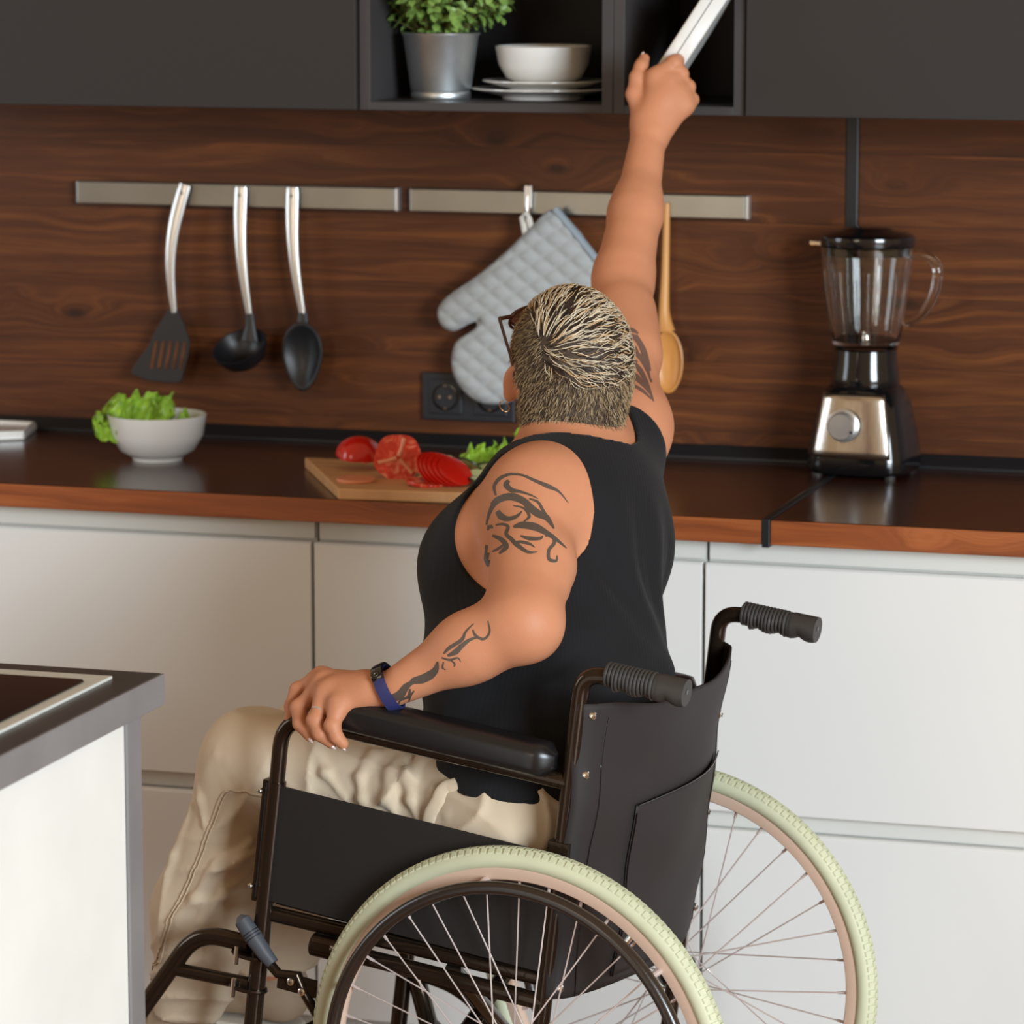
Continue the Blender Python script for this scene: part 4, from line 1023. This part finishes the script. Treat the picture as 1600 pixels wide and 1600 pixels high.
# ------------------------------------------------ trousers
def tr_folds(P):
    q = P-V3((.336, -1.297, 0)); u = -(q[:, 0]*cy_-q[:, 1]*sy_)*1.0; l = q[:, 0]*sy_+q[:, 1]*cy_; z = q[:, 2]
    w1 = np.sin(l*17+z*9)*1.2+np.sin(z*23-u*11)*.8
    th = sm(.46-u, 0, .1)*sm(z, .45, .52)
    r1 = 1-np.abs(np.sin(u*30+z*13+w1)); r2 = 1-np.abs(np.sin(u*17-z*22+w1*1.2+1))
    kn = np.exp(-(((u-.44)/.09)**2+((z-.56)/.10)**2))
    r3 = 1-np.abs(np.sin((z*1.0+u*.75)*42+w1*.8))
    sh = sm(.60-z, 0, .12); r4 = 1-np.abs(np.sin((u*1.0+z*.28)*38+w1*1.1)); r5 = 1-np.abs(np.sin(z*52+u*20+w1*1.6))
    lo_ = sm(.40-z, 0, .1)
    return -(th*(.0085*r1**2.6+.005*r2**3)+kn*.007*r3**2+sh*(.004*r4**2+.003*r5**2.5)+lo_*.004*r5**2)+.004
def tr_cut(P, d):
    q = P-V3((.336, -1.297, 0)); u = -(q[:, 0]*cy_-q[:, 1]*sy_); l = q[:, 0]*sy_+q[:, 1]*cy_; z = q[:, 2]
    d = np.maximum(d, np.where(l < .01, .262+.12*(u-.58), .283-.10*(u-.56))-z)
    return np.maximum(d, z-.715+.25*sm(.2-u, 0, .1)*0)
RD = [[(.238, .711), (.271, .685), (.282, .656), (.275, .628), (.262, .608)], [(.18, .706), (.201, .686), (.206, .662), (.199, .634), (.184, .607)],
    [(.228, .696), (.237, .662), (.232, .632), (.219, .606)], [(.156, .688), (.163, .643), (.154, .604)], [(.361, .689), (.334, .656), (.3, .623)],
    [(.519, .705), (.503, .663), (.484, .621), (.464, .585), (.442, .547)], [(.49, .691), (.486, .655), (.468, .626), (.443, .601)], [(.108, .648), (.098, .620), (.082, .600)], [(.090, .645), (.064, .622), (.030, .603)], [(.128, .645), (.136, .622), (.130, .600)], [(.549, .626), (.537, .596), (.528, .56)],
    [(.464, .54), (.51, .508), (.542, .458), (.568, .418)], [(.449, .496), (.501, .468), (.532, .423)], [(.444, .524), (.48, .515), (.505, .517)], [(.56, .584), (.587, .508), (.609, .432)]]
def leg_l(u, z):                          # outer surface of the near trouser leg at (forward, height)
    A_, B_ = ((.07, .59), (.485, .642)) if z > .57 and u < .47 else ((.485, .642), (.565, .40))
    ra, rb_ = (.100, .070) if A_[0] == .07 else (.070, .078)
    ax_, az_ = B_[0]-A_[0], B_[1]-A_[1]; t = ((u-A_[0])*ax_+(z-A_[1])*az_)/(ax_*ax_+az_*az_); t = min(1, max(0, t)); r = ra+(rb_-ra)*t
    dd = min(r*.98, sqrt((u-A_[0]-ax_*t)**2+(z-A_[1]-az_*t)**2)); return -.100-sqrt(max(0, r*r-dd*dd))
def clamp_uz(u, z):                       # keep fold points on the leg's visible side
    A_, B_ = ((.07, .59), (.485, .642)) if z > .57 and u < .47 else ((.485, .642), (.565, .40))
    ra, rb_ = (.100, .070) if A_[0] == .07 else (.070, .078)
    ax_, az_ = B_[0]-A_[0], B_[1]-A_[1]; t = min(1, max(0, ((u-A_[0])*ax_+(z-A_[1])*az_)/(ax_*ax_+az_*az_))); r = ra+(rb_-ra)*t
    cx_, cz_ = A_[0]+ax_*t, A_[1]+az_*t; d_ = sqrt((u-cx_)**2+(z-cz_)**2); k_ = min(1, .9*r/max(d_, 1e-6)); return cx_+(u-cx_)*k_, cz_+(z-cz_)*k_
RIDGES = []
for rd in RD:
    rd = [clamp_uz(u, z) for u, z in rd]; pts = [WC(u, leg_l(u, z)-.0002, z) for u, z in rd]; n_ = len(pts)
    RIDGES += [cone(pts[i], pts[i+1], .0062*(.5 if i == 0 else 1), .0062*(.4 if i == n_-2 else 1), .013) for i in range(n_-1)]
TRO = Field([ell((.262, -1.297, .605), (.156, .200, .128), .06, AX0),
    cone(WC(.07, -.100, .590), kL, .100, .070, .05), cone(WC(.07, .100, .590), kR, .100, .068, .05),
    cone(kL, WC(.568, -.10, .41), .070, .076, .05), cone(WC(.568, -.10, .41), WC(.606, -.10, .25), .076, .049, .03),
    cone(kR, WC(.555, .095, .40), .068, .070, .05), cone(WC(.555, .095, .40), WC(.570, .105, .28), .070, .060, .03)]+RIDGES, post=tr_folds, cut=tr_cut)
vp, qp = polygonise(TRO, (-.5, -1.56, .22), (.50, -1.02, .76), .0045, steps=1)
tro = mesh_np('trousers', vp, qp, 'trouser_cloth', PE)
tvh = BVHTree.FromPolygons([Vector(v) for v in vp], qp.tolist())
def rootrel(m_): m_.v = [tuple(V3(p)-ROOT_AT) for p in m_.v]; return m_
# ------------------------------------------------ person: hair
def nearest(P):
    h_ = bvh.find_nearest(Vector(P)); return h_[0], h_[1]
def region(P):      # > 0 where scalp hair grows
    q = (P-HC) @ HX.T; r, f, u = q[:, 0], q[:, 1], q[:, 2]; nz = P[:, 2]-1.098
    a = np.minimum(u+.35*f+.094+.002*np.sin(r*300), nz+.003*np.sin(r*120+1)+.0015*np.sin(r*410))
    front = np.where(u > .03, .060+.45*(u-.03), .022+.85*np.maximum(u+.02, 0)+np.minimum(u+.02, 0)*.2)-f
    ear = np.sqrt(((f+.001)/.023)**2+((u+.046)/.038)**2)-1; ear = np.where(np.abs(r) > .05, np.minimum(ear*.03, np.where(r < 0, np.where(u < -.028, -.040-f, 1), np.where(u < -.046, -.026-f, 1))), 1)
    return np.minimum(np.minimum(a, front), ear)
CAP = Field(headf[:-4]+neck, cut=lambda P, d: -smin(-d, region(P), .003), off=.0035)
vh, qh = polygonise(CAP, HC-.14, HC+.14, .003, steps=1)
hairo = mesh_np('hair', vh, qh, 'hair_base', PE)
cvh = BVHTree.FromPolygons([Vector(v) for v in vh], qh.tolist())
rg = np.random.default_rng(4)
tri = np.concatenate([qh[:, [0, 1, 2]], qh[:, [0, 2, 3]]]); A_ = np.linalg.norm(np.cross(vh[tri[:, 1]]-vh[tri[:, 0]], vh[tri[:, 2]]-vh[tri[:, 0]]), axis=1)
nrm = np.cross(vh[tri[:, 1]]-vh[tri[:, 0]], vh[tri[:, 2]]-vh[tri[:, 0]]); nrm /= np.maximum(np.linalg.norm(nrm, axis=1), 1e-12)[:, None]
def seeds(n):
    t = rg.choice(len(tri), n, p=A_/A_.sum()); a, b = rg.random(n), rg.random(n); s_ = a+b > 1; a[s_], b[s_] = 1-a[s_], 1-b[s_]
    return vh[tri[t, 0]]+a[:, None]*(vh[tri[t, 1]]-vh[tri[t, 0]])+b[:, None]*(vh[tri[t, 2]]-vh[tri[t, 0]]), nrm[t]
WH = V3((-.060, -.034, .052))
def zone(q): return np.minimum(q[:, 2]-(.026+.25*np.maximum(0, -q[:, 0]-.03)-.10*np.maximum(0, q[:, 0])), q[:, 0]+.064)
SV = []; SF = []; SC = []
def strand(pts, rad, col):
    n = len(pts); base = len(SV); up = None
    for i, p in enumerate(pts):
        d = pts[min(i+1, n-1)]-pts[max(i-1, 0)]; d = d/max(np.linalg.norm(d), 1e-9)
        x = np.cross(d, (p-HC)); x /= max(np.linalg.norm(x), 1e-9); y = np.cross(x, d); r = rad*(1-.85*(i/(n-1))**2)
        for a in (0, 2.094, 4.189): SV.append(p+x*cos(a)*r+y*sin(a)*r); SC.append(col[0]*(1-i/(n-1))+col[1]*(i/(n-1)))
    for i in range(n-1):
        for j in range(3): a, b = base+i*3, base+(i+1)*3; SF.append((a+j, a+(j+1) % 3, b+(j+1) % 3, b+j))
C3 = lambda r, g, b: np.array(lin((r, g, b))[:3])
P, Nn = seeds(17000); q = (P-HC) @ HX.T; zn = zone(q); rgn = region(P)
cols = [C3(214, 190, 150), C3(150, 122, 86), C3(84, 64, 48), C3(56, 42, 34), C3(190, 160, 118)]
for i in range(len(P)):
    if zn[i] > .004 or Nn[i] @ (P[i]-HC) < 0: continue
    n_ = Nn[i]; t = -eu*.9-ef*.15+(rg.normal(size=3)*.28); t -= n_*(t @ n_); t /= max(np.linalg.norm(t), 1e-6)
    L = .0085*(1+.25*rg.normal())*(.55+.45*min(1, max(0, (q[i, 2]+.1)/.09))); d1 = t*.8+n_*.6; d2 = t*.95+n_*.25
    c = cols[rg.choice(5, p=[.26, .22, .2, .12, .20])]; strand([P[i]-n_*.0008, P[i]+d1*L*.5, P[i]+d1*L*.5+d2*L*.5], .00036, (c*.7, c))
P, Nn = seeds(4200); q = (P-HC) @ HX.T; zn = zone(q); WP = HC+WH @ HX
for i in range(len(P)):
    if zn[i] < 0 or np.linalg.norm(P[i]-WP) < .006: continue
    jt = rg.normal(size=3)*.22; p = P[i].copy(); r0 = p-WP; dist = np.linalg.norm(r0); L = rg.uniform(.024, .040); pts = []; wv = rg.uniform(0, 6.3)
    light = rg.random() < .56; c0 = C3(120, 92, 64) if light else C3(46, 34, 28); c1 = (C3(246, 232, 204) if rg.random() < .7 else C3(222, 186, 140)) if light else C3(62, 46, 36)
    bundle = np.sin(dist*0+np.arctan2(r0 @ eu, r0 @ er)*34+rg.normal()*.5)
    for k in range(6):
        h_ = cvh.find_nearest(Vector(p)); s_ = V3(h_[0]); n_ = V3(h_[1]); 
        if n_ @ (s_-HC) < 0: n_ = -n_
        if k > 1 and zone(((s_-HC) @ HX.T)[None])[0] < -.006: break
        pts.append(s_+n_*(.0005+.0042*sin(pi*min(1, k/5*.8))*(1 if light else .55)))
        t = (s_-WP)/max(np.linalg.norm(s_-WP), 1e-6)+ef*.45+er*.35+jt+np.cross(n_, (s_-WP))*6*sin(wv+k*1.25); t -= n_*(t @ n_); t /= max(np.linalg.norm(t), 1e-6); p = s_+t*L/5
    if len(pts) > 2: strand(pts, rg.uniform(.0006, .0010) if light else .0007, (c0*.5+c1*.5 if light else c0, c1))
me = bpy.data.meshes.new('strands'); me.from_pydata([tuple(p-ROOT_AT) for p in SV], [], SF); me.materials.append(M['hair'])
ca = me.color_attributes.new('col', 'FLOAT_COLOR', 'POINT'); ca.data.foreach_set('color', np.concatenate([np.array(SC), np.ones((len(SC), 1))], 1).astype(np.float32).ravel())
me.polygons.foreach_set('use_smooth', [True]*len(me.polygons)); me.update()
o = bpy.data.objects.new('strands', me); COL.objects.link(o); o.parent = hairo; tag(o, kind='stuff'); o['label'] = 'short blond and dark streaked hair'

# ------------------------------------------------ accessories worn
def wob(name, m_, mat, par=PE, **k): return build(name, rootrel(m_), mat, par, **k)
def hp(*a): return Vector(HP(*a))
m_ = MB(); m_.tube([hp(-.083, -.012, -.030), hp(-.0835, .005, -.014), hp(-.0835, .05, -.011), hp(-.0825, .096, -.010)], [(.0012, .0028), (.0014, .0042), (.0016, .0046), (.0018, .0052)], n=10, flat=tuple(er))
gl = wob('glasses', m_, 'glasses_brown')
m_ = MB(); m_.tube([hp(.083, -.012, -.030), hp(.0835, .005, -.014), hp(.0835, .05, -.011), hp(.0825, .096, -.010)], [(.0012, .0028), (.0014, .0042), (.0016, .0046), (.0018, .0052)], n=10, flat=tuple(er)); wob('temple', m_, 'glasses_brown', gl)
m_ = MB()
for s_ in (-1, 1): m_.tube([hp(s_*.036+.029*cos(a), .112-.012*abs((s_*.036+.029*cos(a))/.07)**2, -.020+.021*sin(a)) for a in [2*pi*i/28 for i in range(28)]], .0022, n=8, closed=True)
m_.tube([hp(-.011, .112, -.014), hp(0, .116, -.012), hp(.011, .112, -.014)], .002, n=8)
for s_ in (-1, 1): m_.tube([hp(s_*.064, .103, -.012), hp(s_*.083, .096, -.010)],   .003, n=8)
wob('front_frame', m_, 'glasses_brown', gl)
for s_ in (-1, 1):
    m_ = MB(); m_.lathe([(0, 0), (.028, 0)], 28, hp(s_*.036, .1095, -.020), Matrix(np.array([er, eu*.74, ef]).T.tolist())); wob('lens', m_, 'glass', gl)
for s_ in (-1, 1):
    ec = hp(s_*.031, .083, -.022); m_ = MB().ball(ec, .0115, 16); e_ = wob('eye', m_, 'eye_white'); m_ = MB().ball(ec+Vector(ef)*.0078, .0052, 12); wob('iris', m_, 'eye_dark', e_)
    m_ = MB(); m_.tube([hp(s_*.014, .0955, -.002), hp(s_*.030, .0955, .003), hp(s_*.050, .083, -.002)], [.002, .0028, .001], n=8); wob('eyebrow', m_, 'hair_base')
ec = hp(-.0860, -.002, -.088); m_ = MB(); m_.tube([ec+Vector(eu)*.0085*cos(a)+Vector(ef*.75-er*.65)*.0085*sin(a) for a in [.5+5.6*i/24 for i in range(25)]], .0008, n=8)
wob('hoop_earring', m_, 'gold')
# ring on the ring finger
a_, b_ = V3(FL['ring'][0]), V3(FL['ring'][1]); d = unit(b_-a_); c = a_*.36+b_*.64; x = unit(np.cross(d, [0, 0, 1])); y = np.cross(d, x)
m_ = MB(); vs = []; fs = []
rr_ = .0107
for i in range(32):
    t = 2*pi*i/32
    for (q1, q2) in ((0, -.0022), (.0013, -.0018), (.0013, .0018), (0, .0022), (-.001, 0)): vs.append(c+(x*cos(t)+y*sin(t))*(rr_+q1)+d*q2)
for i in range(32):
    for j in range(5): fs.append((i*5+j, ((i+1) % 32)*5+j, ((i+1) % 32)*5+(j+1) % 5, i*5+(j+1) % 5))
o = wob('finger_ring', m_.add(vs, fs), 'steel_bright'); recalc(o)
# wrist band
d = unit(ELp-WLp); c = WLp+d*.006; up_ = unit(V3((-.25, -.25, 1))-d*(V3((-.25, -.25, 1)) @ d)); sd_ = np.cross(d, up_)
def band(t, ro, w): 
    lp_ = 1+.16*max(0, -sin(t-.5))**3
    return c+(sd_*cos(t)*.0290+up_*sin(t)*.0275)*(1+ro/.028)*lp_+d*w
m_ = MB(); vs = []; fs = []; N_ = 72
for i in range(N_):
    t = 2*pi*i/N_
    for (ro, w_) in ((0, -.0082), (.0022, -.0078), (.0028, 0), (.0022, .0078), (0, .0082), (-.0005, 0)): vs.append(band(t, ro, w_))
for i in range(N_):
    for j in range(6): fs.append((i*6+j, ((i+1) % N_)*6+j, ((i+1) % N_)*6+(j+1) % 6, i*6+(j+1) % 6))
wt = wob('fitness_band', m_.add(vs, fs), 'blue_band'); recalc(wt)
m_ = MB(); vs = []; fs = []
for i in range(17):
    t = radians(45+125*i/16)
    for (ro, w_) in ((.001, -.0088), (.0050, -.0080), (.0056, -.0060), (.0056, .0060), (.0050, .0080), (.001, .0088)): vs.append(band(t, ro*(1 if 0 < i < 16 else .4), w_))
for i in range(16):
    for j in range(6): fs.append((i*6+j, (i+1)*6+j, (i+1)*6+(j+1) % 6, i*6+(j+1) % 6))
fs += [tuple(range(6)), tuple(16*6+j for j in range(6))[::-1]]
sc_ = wob('screen', m_.add(vs, fs), 'black_gloss', wt, angle=50); recalc(sc_)
t = radians(58); m_ = MB(); cc = V3(band(t, .0060, 0)); rn_ = unit(cc-c); tx = np.cross(rn_, d); m_.tube([cc+(d*cos(a)+tx*sin(a))*.0028 for a in [2*pi*i/18 for i in range(18)]], .0003, n=6, closed=True); wob('button', m_, 'steel', sc_)
# nails
def nail(P2, P3, r, dors, w=1.0):
    d = unit(V3(P3)-V3(P2)); n_ = unit(dors-d*(dors @ d)); s_ = np.cross(d, n_); R_ = Matrix(np.array([s_, d, n_]).T.tolist())
    m_ = MB().ball(Vector(V3(P3)+n_*r*.52+d*r*.42), (r*.70*w, r*.92, r*.34), 14, R_); wob('fingernail', m_, 'nail')
for k, r in (('index', .0096), ('middle', .0099), ('ring', .0097), ('pinky', .0088)):
    nail(FL[k][2], FL[k][3], r*.84, V3((-.8, -.45, -.3)))
nail(TR[3], TR[4], .009, V3((-.75, -.2, .2)))

# ------------------------------------------------ tattoos: ink strips lying on the skin, drawn in a flat chart (metres) laid over each arm
RX, UX = V3((.9563, .2924, 0)), V3((-.0462, .1512, .9874)); FX = V3((-.2887, .9442, -.1582))
def tattoo(name, strokes, mat, org, par):
    """org: chart origin in the world; strokes: ([(x, y, width)...] in mm)"""
    m_ = MB()
    for st in strokes:
        P = [Vector((x*.001, y*.001, 0)) for x, y, w_ in st]; W = [w_*.001 for x, y, w_ in st]
        P, W = spline(P, W, 7); rows = []
        for i in range(len(P)):
            dd = P[min(i+1, len(P)-1)]-P[max(i-1, 0)]; dd.normalize(); nn = Vector((-dd.y, dd.x, 0)); row = []
            for k in (-1, -.33, .33, 1):
                cpt = P[i]+nn*W[i]*.5*k; w0 = org+RX*cpt.x+UX*cpt.y
                h_ = bvh.ray_cast(Vector(w0-FX*.25), Vector(FX), .6)
                row.append(None if h_[0] is None else h_[0]+h_[1]*.00035)
            rows.append(row)
        for i in range(len(rows)-1):
            for k in range(3):
                q4 = [rows[i][k], rows[i][k+1], rows[i+1][k+1], rows[i+1][k]]
                if all(x is not None for x in q4) and max((q4[0]-q4[2]).length, (q4[1]-q4[3]).length) < .012: m_.add(q4, [(0, 1, 2, 3)])
    return wob(name, m_, mat, par)
def px(st, sc, cx, cy, k): return [((x-cx)*k, -(y-cy)*k, w_*k*1.3) for x, y, w_ in st]
UA = [[(500,470,8),(490,420,14),(520,375,16),(580,350,12),(650,355,10),(720,385,14),(800,420,20),(860,450,10),(915,515,2)],
 [(575,385,14),(560,410,26),(590,440,22),(640,450,12),(700,470,8),(740,490,3)],
 [(445,640,6),(460,580,14),(490,520,22),(540,485,30),(600,480,34),(660,505,30),(700,545,34),(740,575,34),(790,600,26),(830,660,6)],
 [(510,560,20),(530,590,30),(570,605,22),(620,590,14),(650,560,4)], [(600,650,8),(650,640,30),(720,650,34),(780,680,24),(840,720,16),(900,770,4)],
 [(465,640,20),(470,700,40),(460,780,36),(450,840,30),(455,880,6)], [(480,700,10),(530,720,20),(560,760,24),(520,800,8)],
 [(500,640,6),(540,635,12),(570,650,14),(560,690,16),(590,720,18),(620,750,20),(680,790,14),(735,790,3)], [(640,700,6),(690,715,18),(750,715,14),(765,700,3)],
 [(780,700,10),(820,700,14),(830,740,16),(800,780,14),(800,830,16),(840,840,12),(845,810,4)], [(690,490,6),(740,510,12),(770,560,14),(800,600,6)], [(600,530,4),(660,545,10),(690,590,14),(660,620,4)],
 [(470,520,4),(500,490,10),(550,470,10),(620,465,3)], [(600,740,6),(640,735,14),(690,745,12),(720,765,3)], [(480,790,6),(520,770,12),(560,735,4)]]
FA = [[(1090,95,3),(1098,150,8),(1070,185,10),(1030,170,12),(1015,140,5)], [(1045,175,5),(1000,190,12),(960,220,18),(930,250,22),(890,270,8)],
 [(1020,110,3),(980,150,8),(960,190,14),(900,230,14),(870,260,5)], [(860,280,5),(900,290,9),(940,280,7),(955,300,2)], [(870,300,4),(865,330,8),(880,340,2)], [(905,290,4),(925,310,8),(920,325,2)],
 [(840,300,6),(830,340,24),(800,370,34),(760,390,34),(720,400,26),(700,420,8)], [(720,400,10),(680,430,26),(650,470,34),(610,490,30),(590,500,10)], [(700,440,8),(690,480,12),(650,500,8),(635,535,3)], [(720,450,6),(700,480,8),(690,525,3)]]
RA = [[(1050,712,6),(1085,695,12),(1115,700,14),(1140,715,4)], [(1060,740,6),(1110,728,16),(1145,765,16),(1160,830,5)], [(1052,800,6),(1100,795,14),(1145,830,16),(1175,900,4)],
 [(1056,865,6),(1100,856,16),(1140,890,16),(1165,950,14),(1195,1040,4)], [(1056,930,5),(1110,930,14),(1150,960,14),(1185,1010,4)], [(1050,770,5),(1090,765,14),(1125,790,12),(1140,840,3)], [(1056,900,5),(1095,895,12),(1130,925,10),(1150,950,3)], [(1060,965,4),(1105,968,10),(1150,995,10),(1185,1030,3)], [(1130,720,5),(1160,790,18),(1178,870,18),(1190,950,5)], [(1060,835,5),(1100,830,10),(1130,855,8)]]
def at_px(x, y, yy):     # chart origins, world metres
    d = FX+RX*(x-800)/5850-UX*(y-800)/5850; c_ = V3((1.675, -6.098, 1.811)); return c_+d*((yy-c_[1])/d[1])
tattoo('tattoo', [px(s_, 1, 660, 620, .2275*1.03) for s_ in UA], 'tattoo_ink', V3((.2400, -1.35, 1.0036)), body)
tattoo('tattoo', [px(s_, 1, 830, 310, .2585*1.02) for s_ in FA], 'tattoo_ink', V3((.171, -1.52, .8385)), body)
tattoo('tattoo', [[(x, y, w_*1.2) for x, y, w_ in px(s_, 1, 1120, 860, .3135)] for s_ in RA], 'tattoo_faded', V3((.2618, -.87, 1.160)), body)

# ------------------------------------------------ trouser details and shoes
def on_leg(u, z, off=0.0): return Vector(WC(u, leg_l(u, z)-off, z))
def tsurf(p, off=.0015):
    h_ = tvh.find_nearest(Vector(p)); n_ = h_[1]; return h_[0]+n_*off
seam = [(.430, .612), (.465, .620), (.491, .615), (.513, .576), (.537, .519), (.571, .444), (.593, .395), (.617, .337), (.63, .285)]
sp_, _r = spline([Vector((u, z, 0)) for u, z in seam], 1, 14)
for off_, nm in ((0, 'side_seam'), (.006, 'side_seam')):
    path = []; 
    for i, q in enumerate(sp_):
        p = on_leg(q.x-off_, q.y, .002); path.append(tsurf(p, .0008+.0012*abs(sin(i*1.25+off_*300))))
    wob(nm, MB().tube(path, [(.0007, .0013)]*len(path), n=8), 'trouser_cloth', tro)
pts = [(.166, .598), (.160, .622), (.147, .645), (.126, .655)]
sp_, _r = spline([Vector((u, z, 0)) for u, z in pts], 1, 8); path = [tsurf(on_leg(q.x, q.y, .002), .004) for q in sp_]
wob('pocket_flap', MB().tube(path, [(.0028, .009)]*len(path), n=12, flat=(0, -1, 0)), 'trouser_cloth', tro)
path = [tsurf(on_leg(u, z, .002), .001) for u, z in ((.40, .600), (.36, .606), (.32, .612), (.28, .615), (.22, .612))]
def shoe(cx, l, yaw, z0):
    a0 = WC(cx, l, z0); fwd = unit(np.array([-cy_, sy_, 0])*cos(yaw)+np.array([sy_, cy_, 0])*sin(yaw)); s_ = np.cross([0, 0, 1], fwd); up_ = V3((0, 0, 1)); A3 = np.array([fwd, s_, up_])
    F_ = Field([cone(a0+up_*.075-fwd*.0, a0+up_*.02-fwd*.015, .040, .036, .02), cone(a0+up_*.02-fwd*.02, a0+fwd*.13+up_*.005, .035, .030, .03), ell(a0+fwd*.15+up_*.0, (.055, .042, .026), .03, A3)], cut=lambda P, d: np.maximum(np.maximum(d, -(P[:, 2]-(z0-.028))), P[:, 2]-(z0+.095)))
    v_, q_ = polygonise(F_, a0-.26, a0+.26, .005, steps=1); o = mesh_np('shoe', v_, q_, 'canvas_shoe', PE)
    v2, q2 = polygonise(Field([ell(a0+fwd*.0-up_*.034, (.052, .042, .020), .03, A3), ell(a0+fwd*.13-up_*.034, (.075, .048, .020), .03, A3), cone(a0-up_*.034, a0+fwd*.12-up_*.034, .040, .042, .02)], cut=lambda P, d: np.maximum(np.maximum(d, P[:, 2]-(z0-.024)), -(P[:, 2]-(z0-.044)))), a0-.26, a0+.26, .005, steps=0)
    mesh_np('sole', v2, q2, 'sole_white', o)
    m_ = MB(); m_.tube([a0+up_*.094+(fwd*cos(a)+s_*sin(a))*.0405 for a in [2*pi*i/24 for i in range(24)]], .004, n=8, closed=True); wob('collar', m_, 'sole_white', o)
    m_ = MB()
    m_.tube([a0+fwd*(.05)+s_*.040*cos(a)+up_*(.015+.034*sin(a)) for a in [pi*i/12 for i in range(13)]], [(.0025, .010)]*13, n=8, flat=tuple(fwd)); wob('strap', m_, 'sole_white', o)
shoe(.615, -.100, -.05, .205); shoe(.580, .112, .05, .222)

# ------------------------------------------------ the book held in the raised hand
BK = empty('book', (.161, -.452, 1.541), label='white hardback book tilted in the raised hand, half out of the narrow shelf', cat='book')
R_ = rot('Z', 9) @ rot('Y', 33)
def bx_(n, a, b, mat, par, **k): return build(n, MB().box(a, b, R_), mat, par, smooth=False, **k)
cv = bx_('cover', (0, .0, -.01), (.0035, .150, .190), 'book_cover', BK, bevel=.001)
bx_('cover', (.0305, .0, -.01), (.034, .150, .190), 'book_cover', BK, bevel=.001)
m_ = MB(); vs = []; fs = []
for i in range(9):
    a = pi*i/8; 
    for (rr, z) in ((1, -.01), (1, .190)): vs.append(R_ @ Vector((.017-.017*cos(a), -.004*sin(a), z)))
for i in range(8): fs.append((i*2, i*2+2, i*2+3, i*2+1))
build('spine', m_.add(vs, fs), 'book_cover', BK, solid=.002)
bx_('pages', (.0036, .004, -.006), (.0304, .145, .186), 'paper', BK)
bx_('hinge_groove', (.0150, -.0052, -.01), (.0163, -.0035, .190), 'gap_dark', cv)
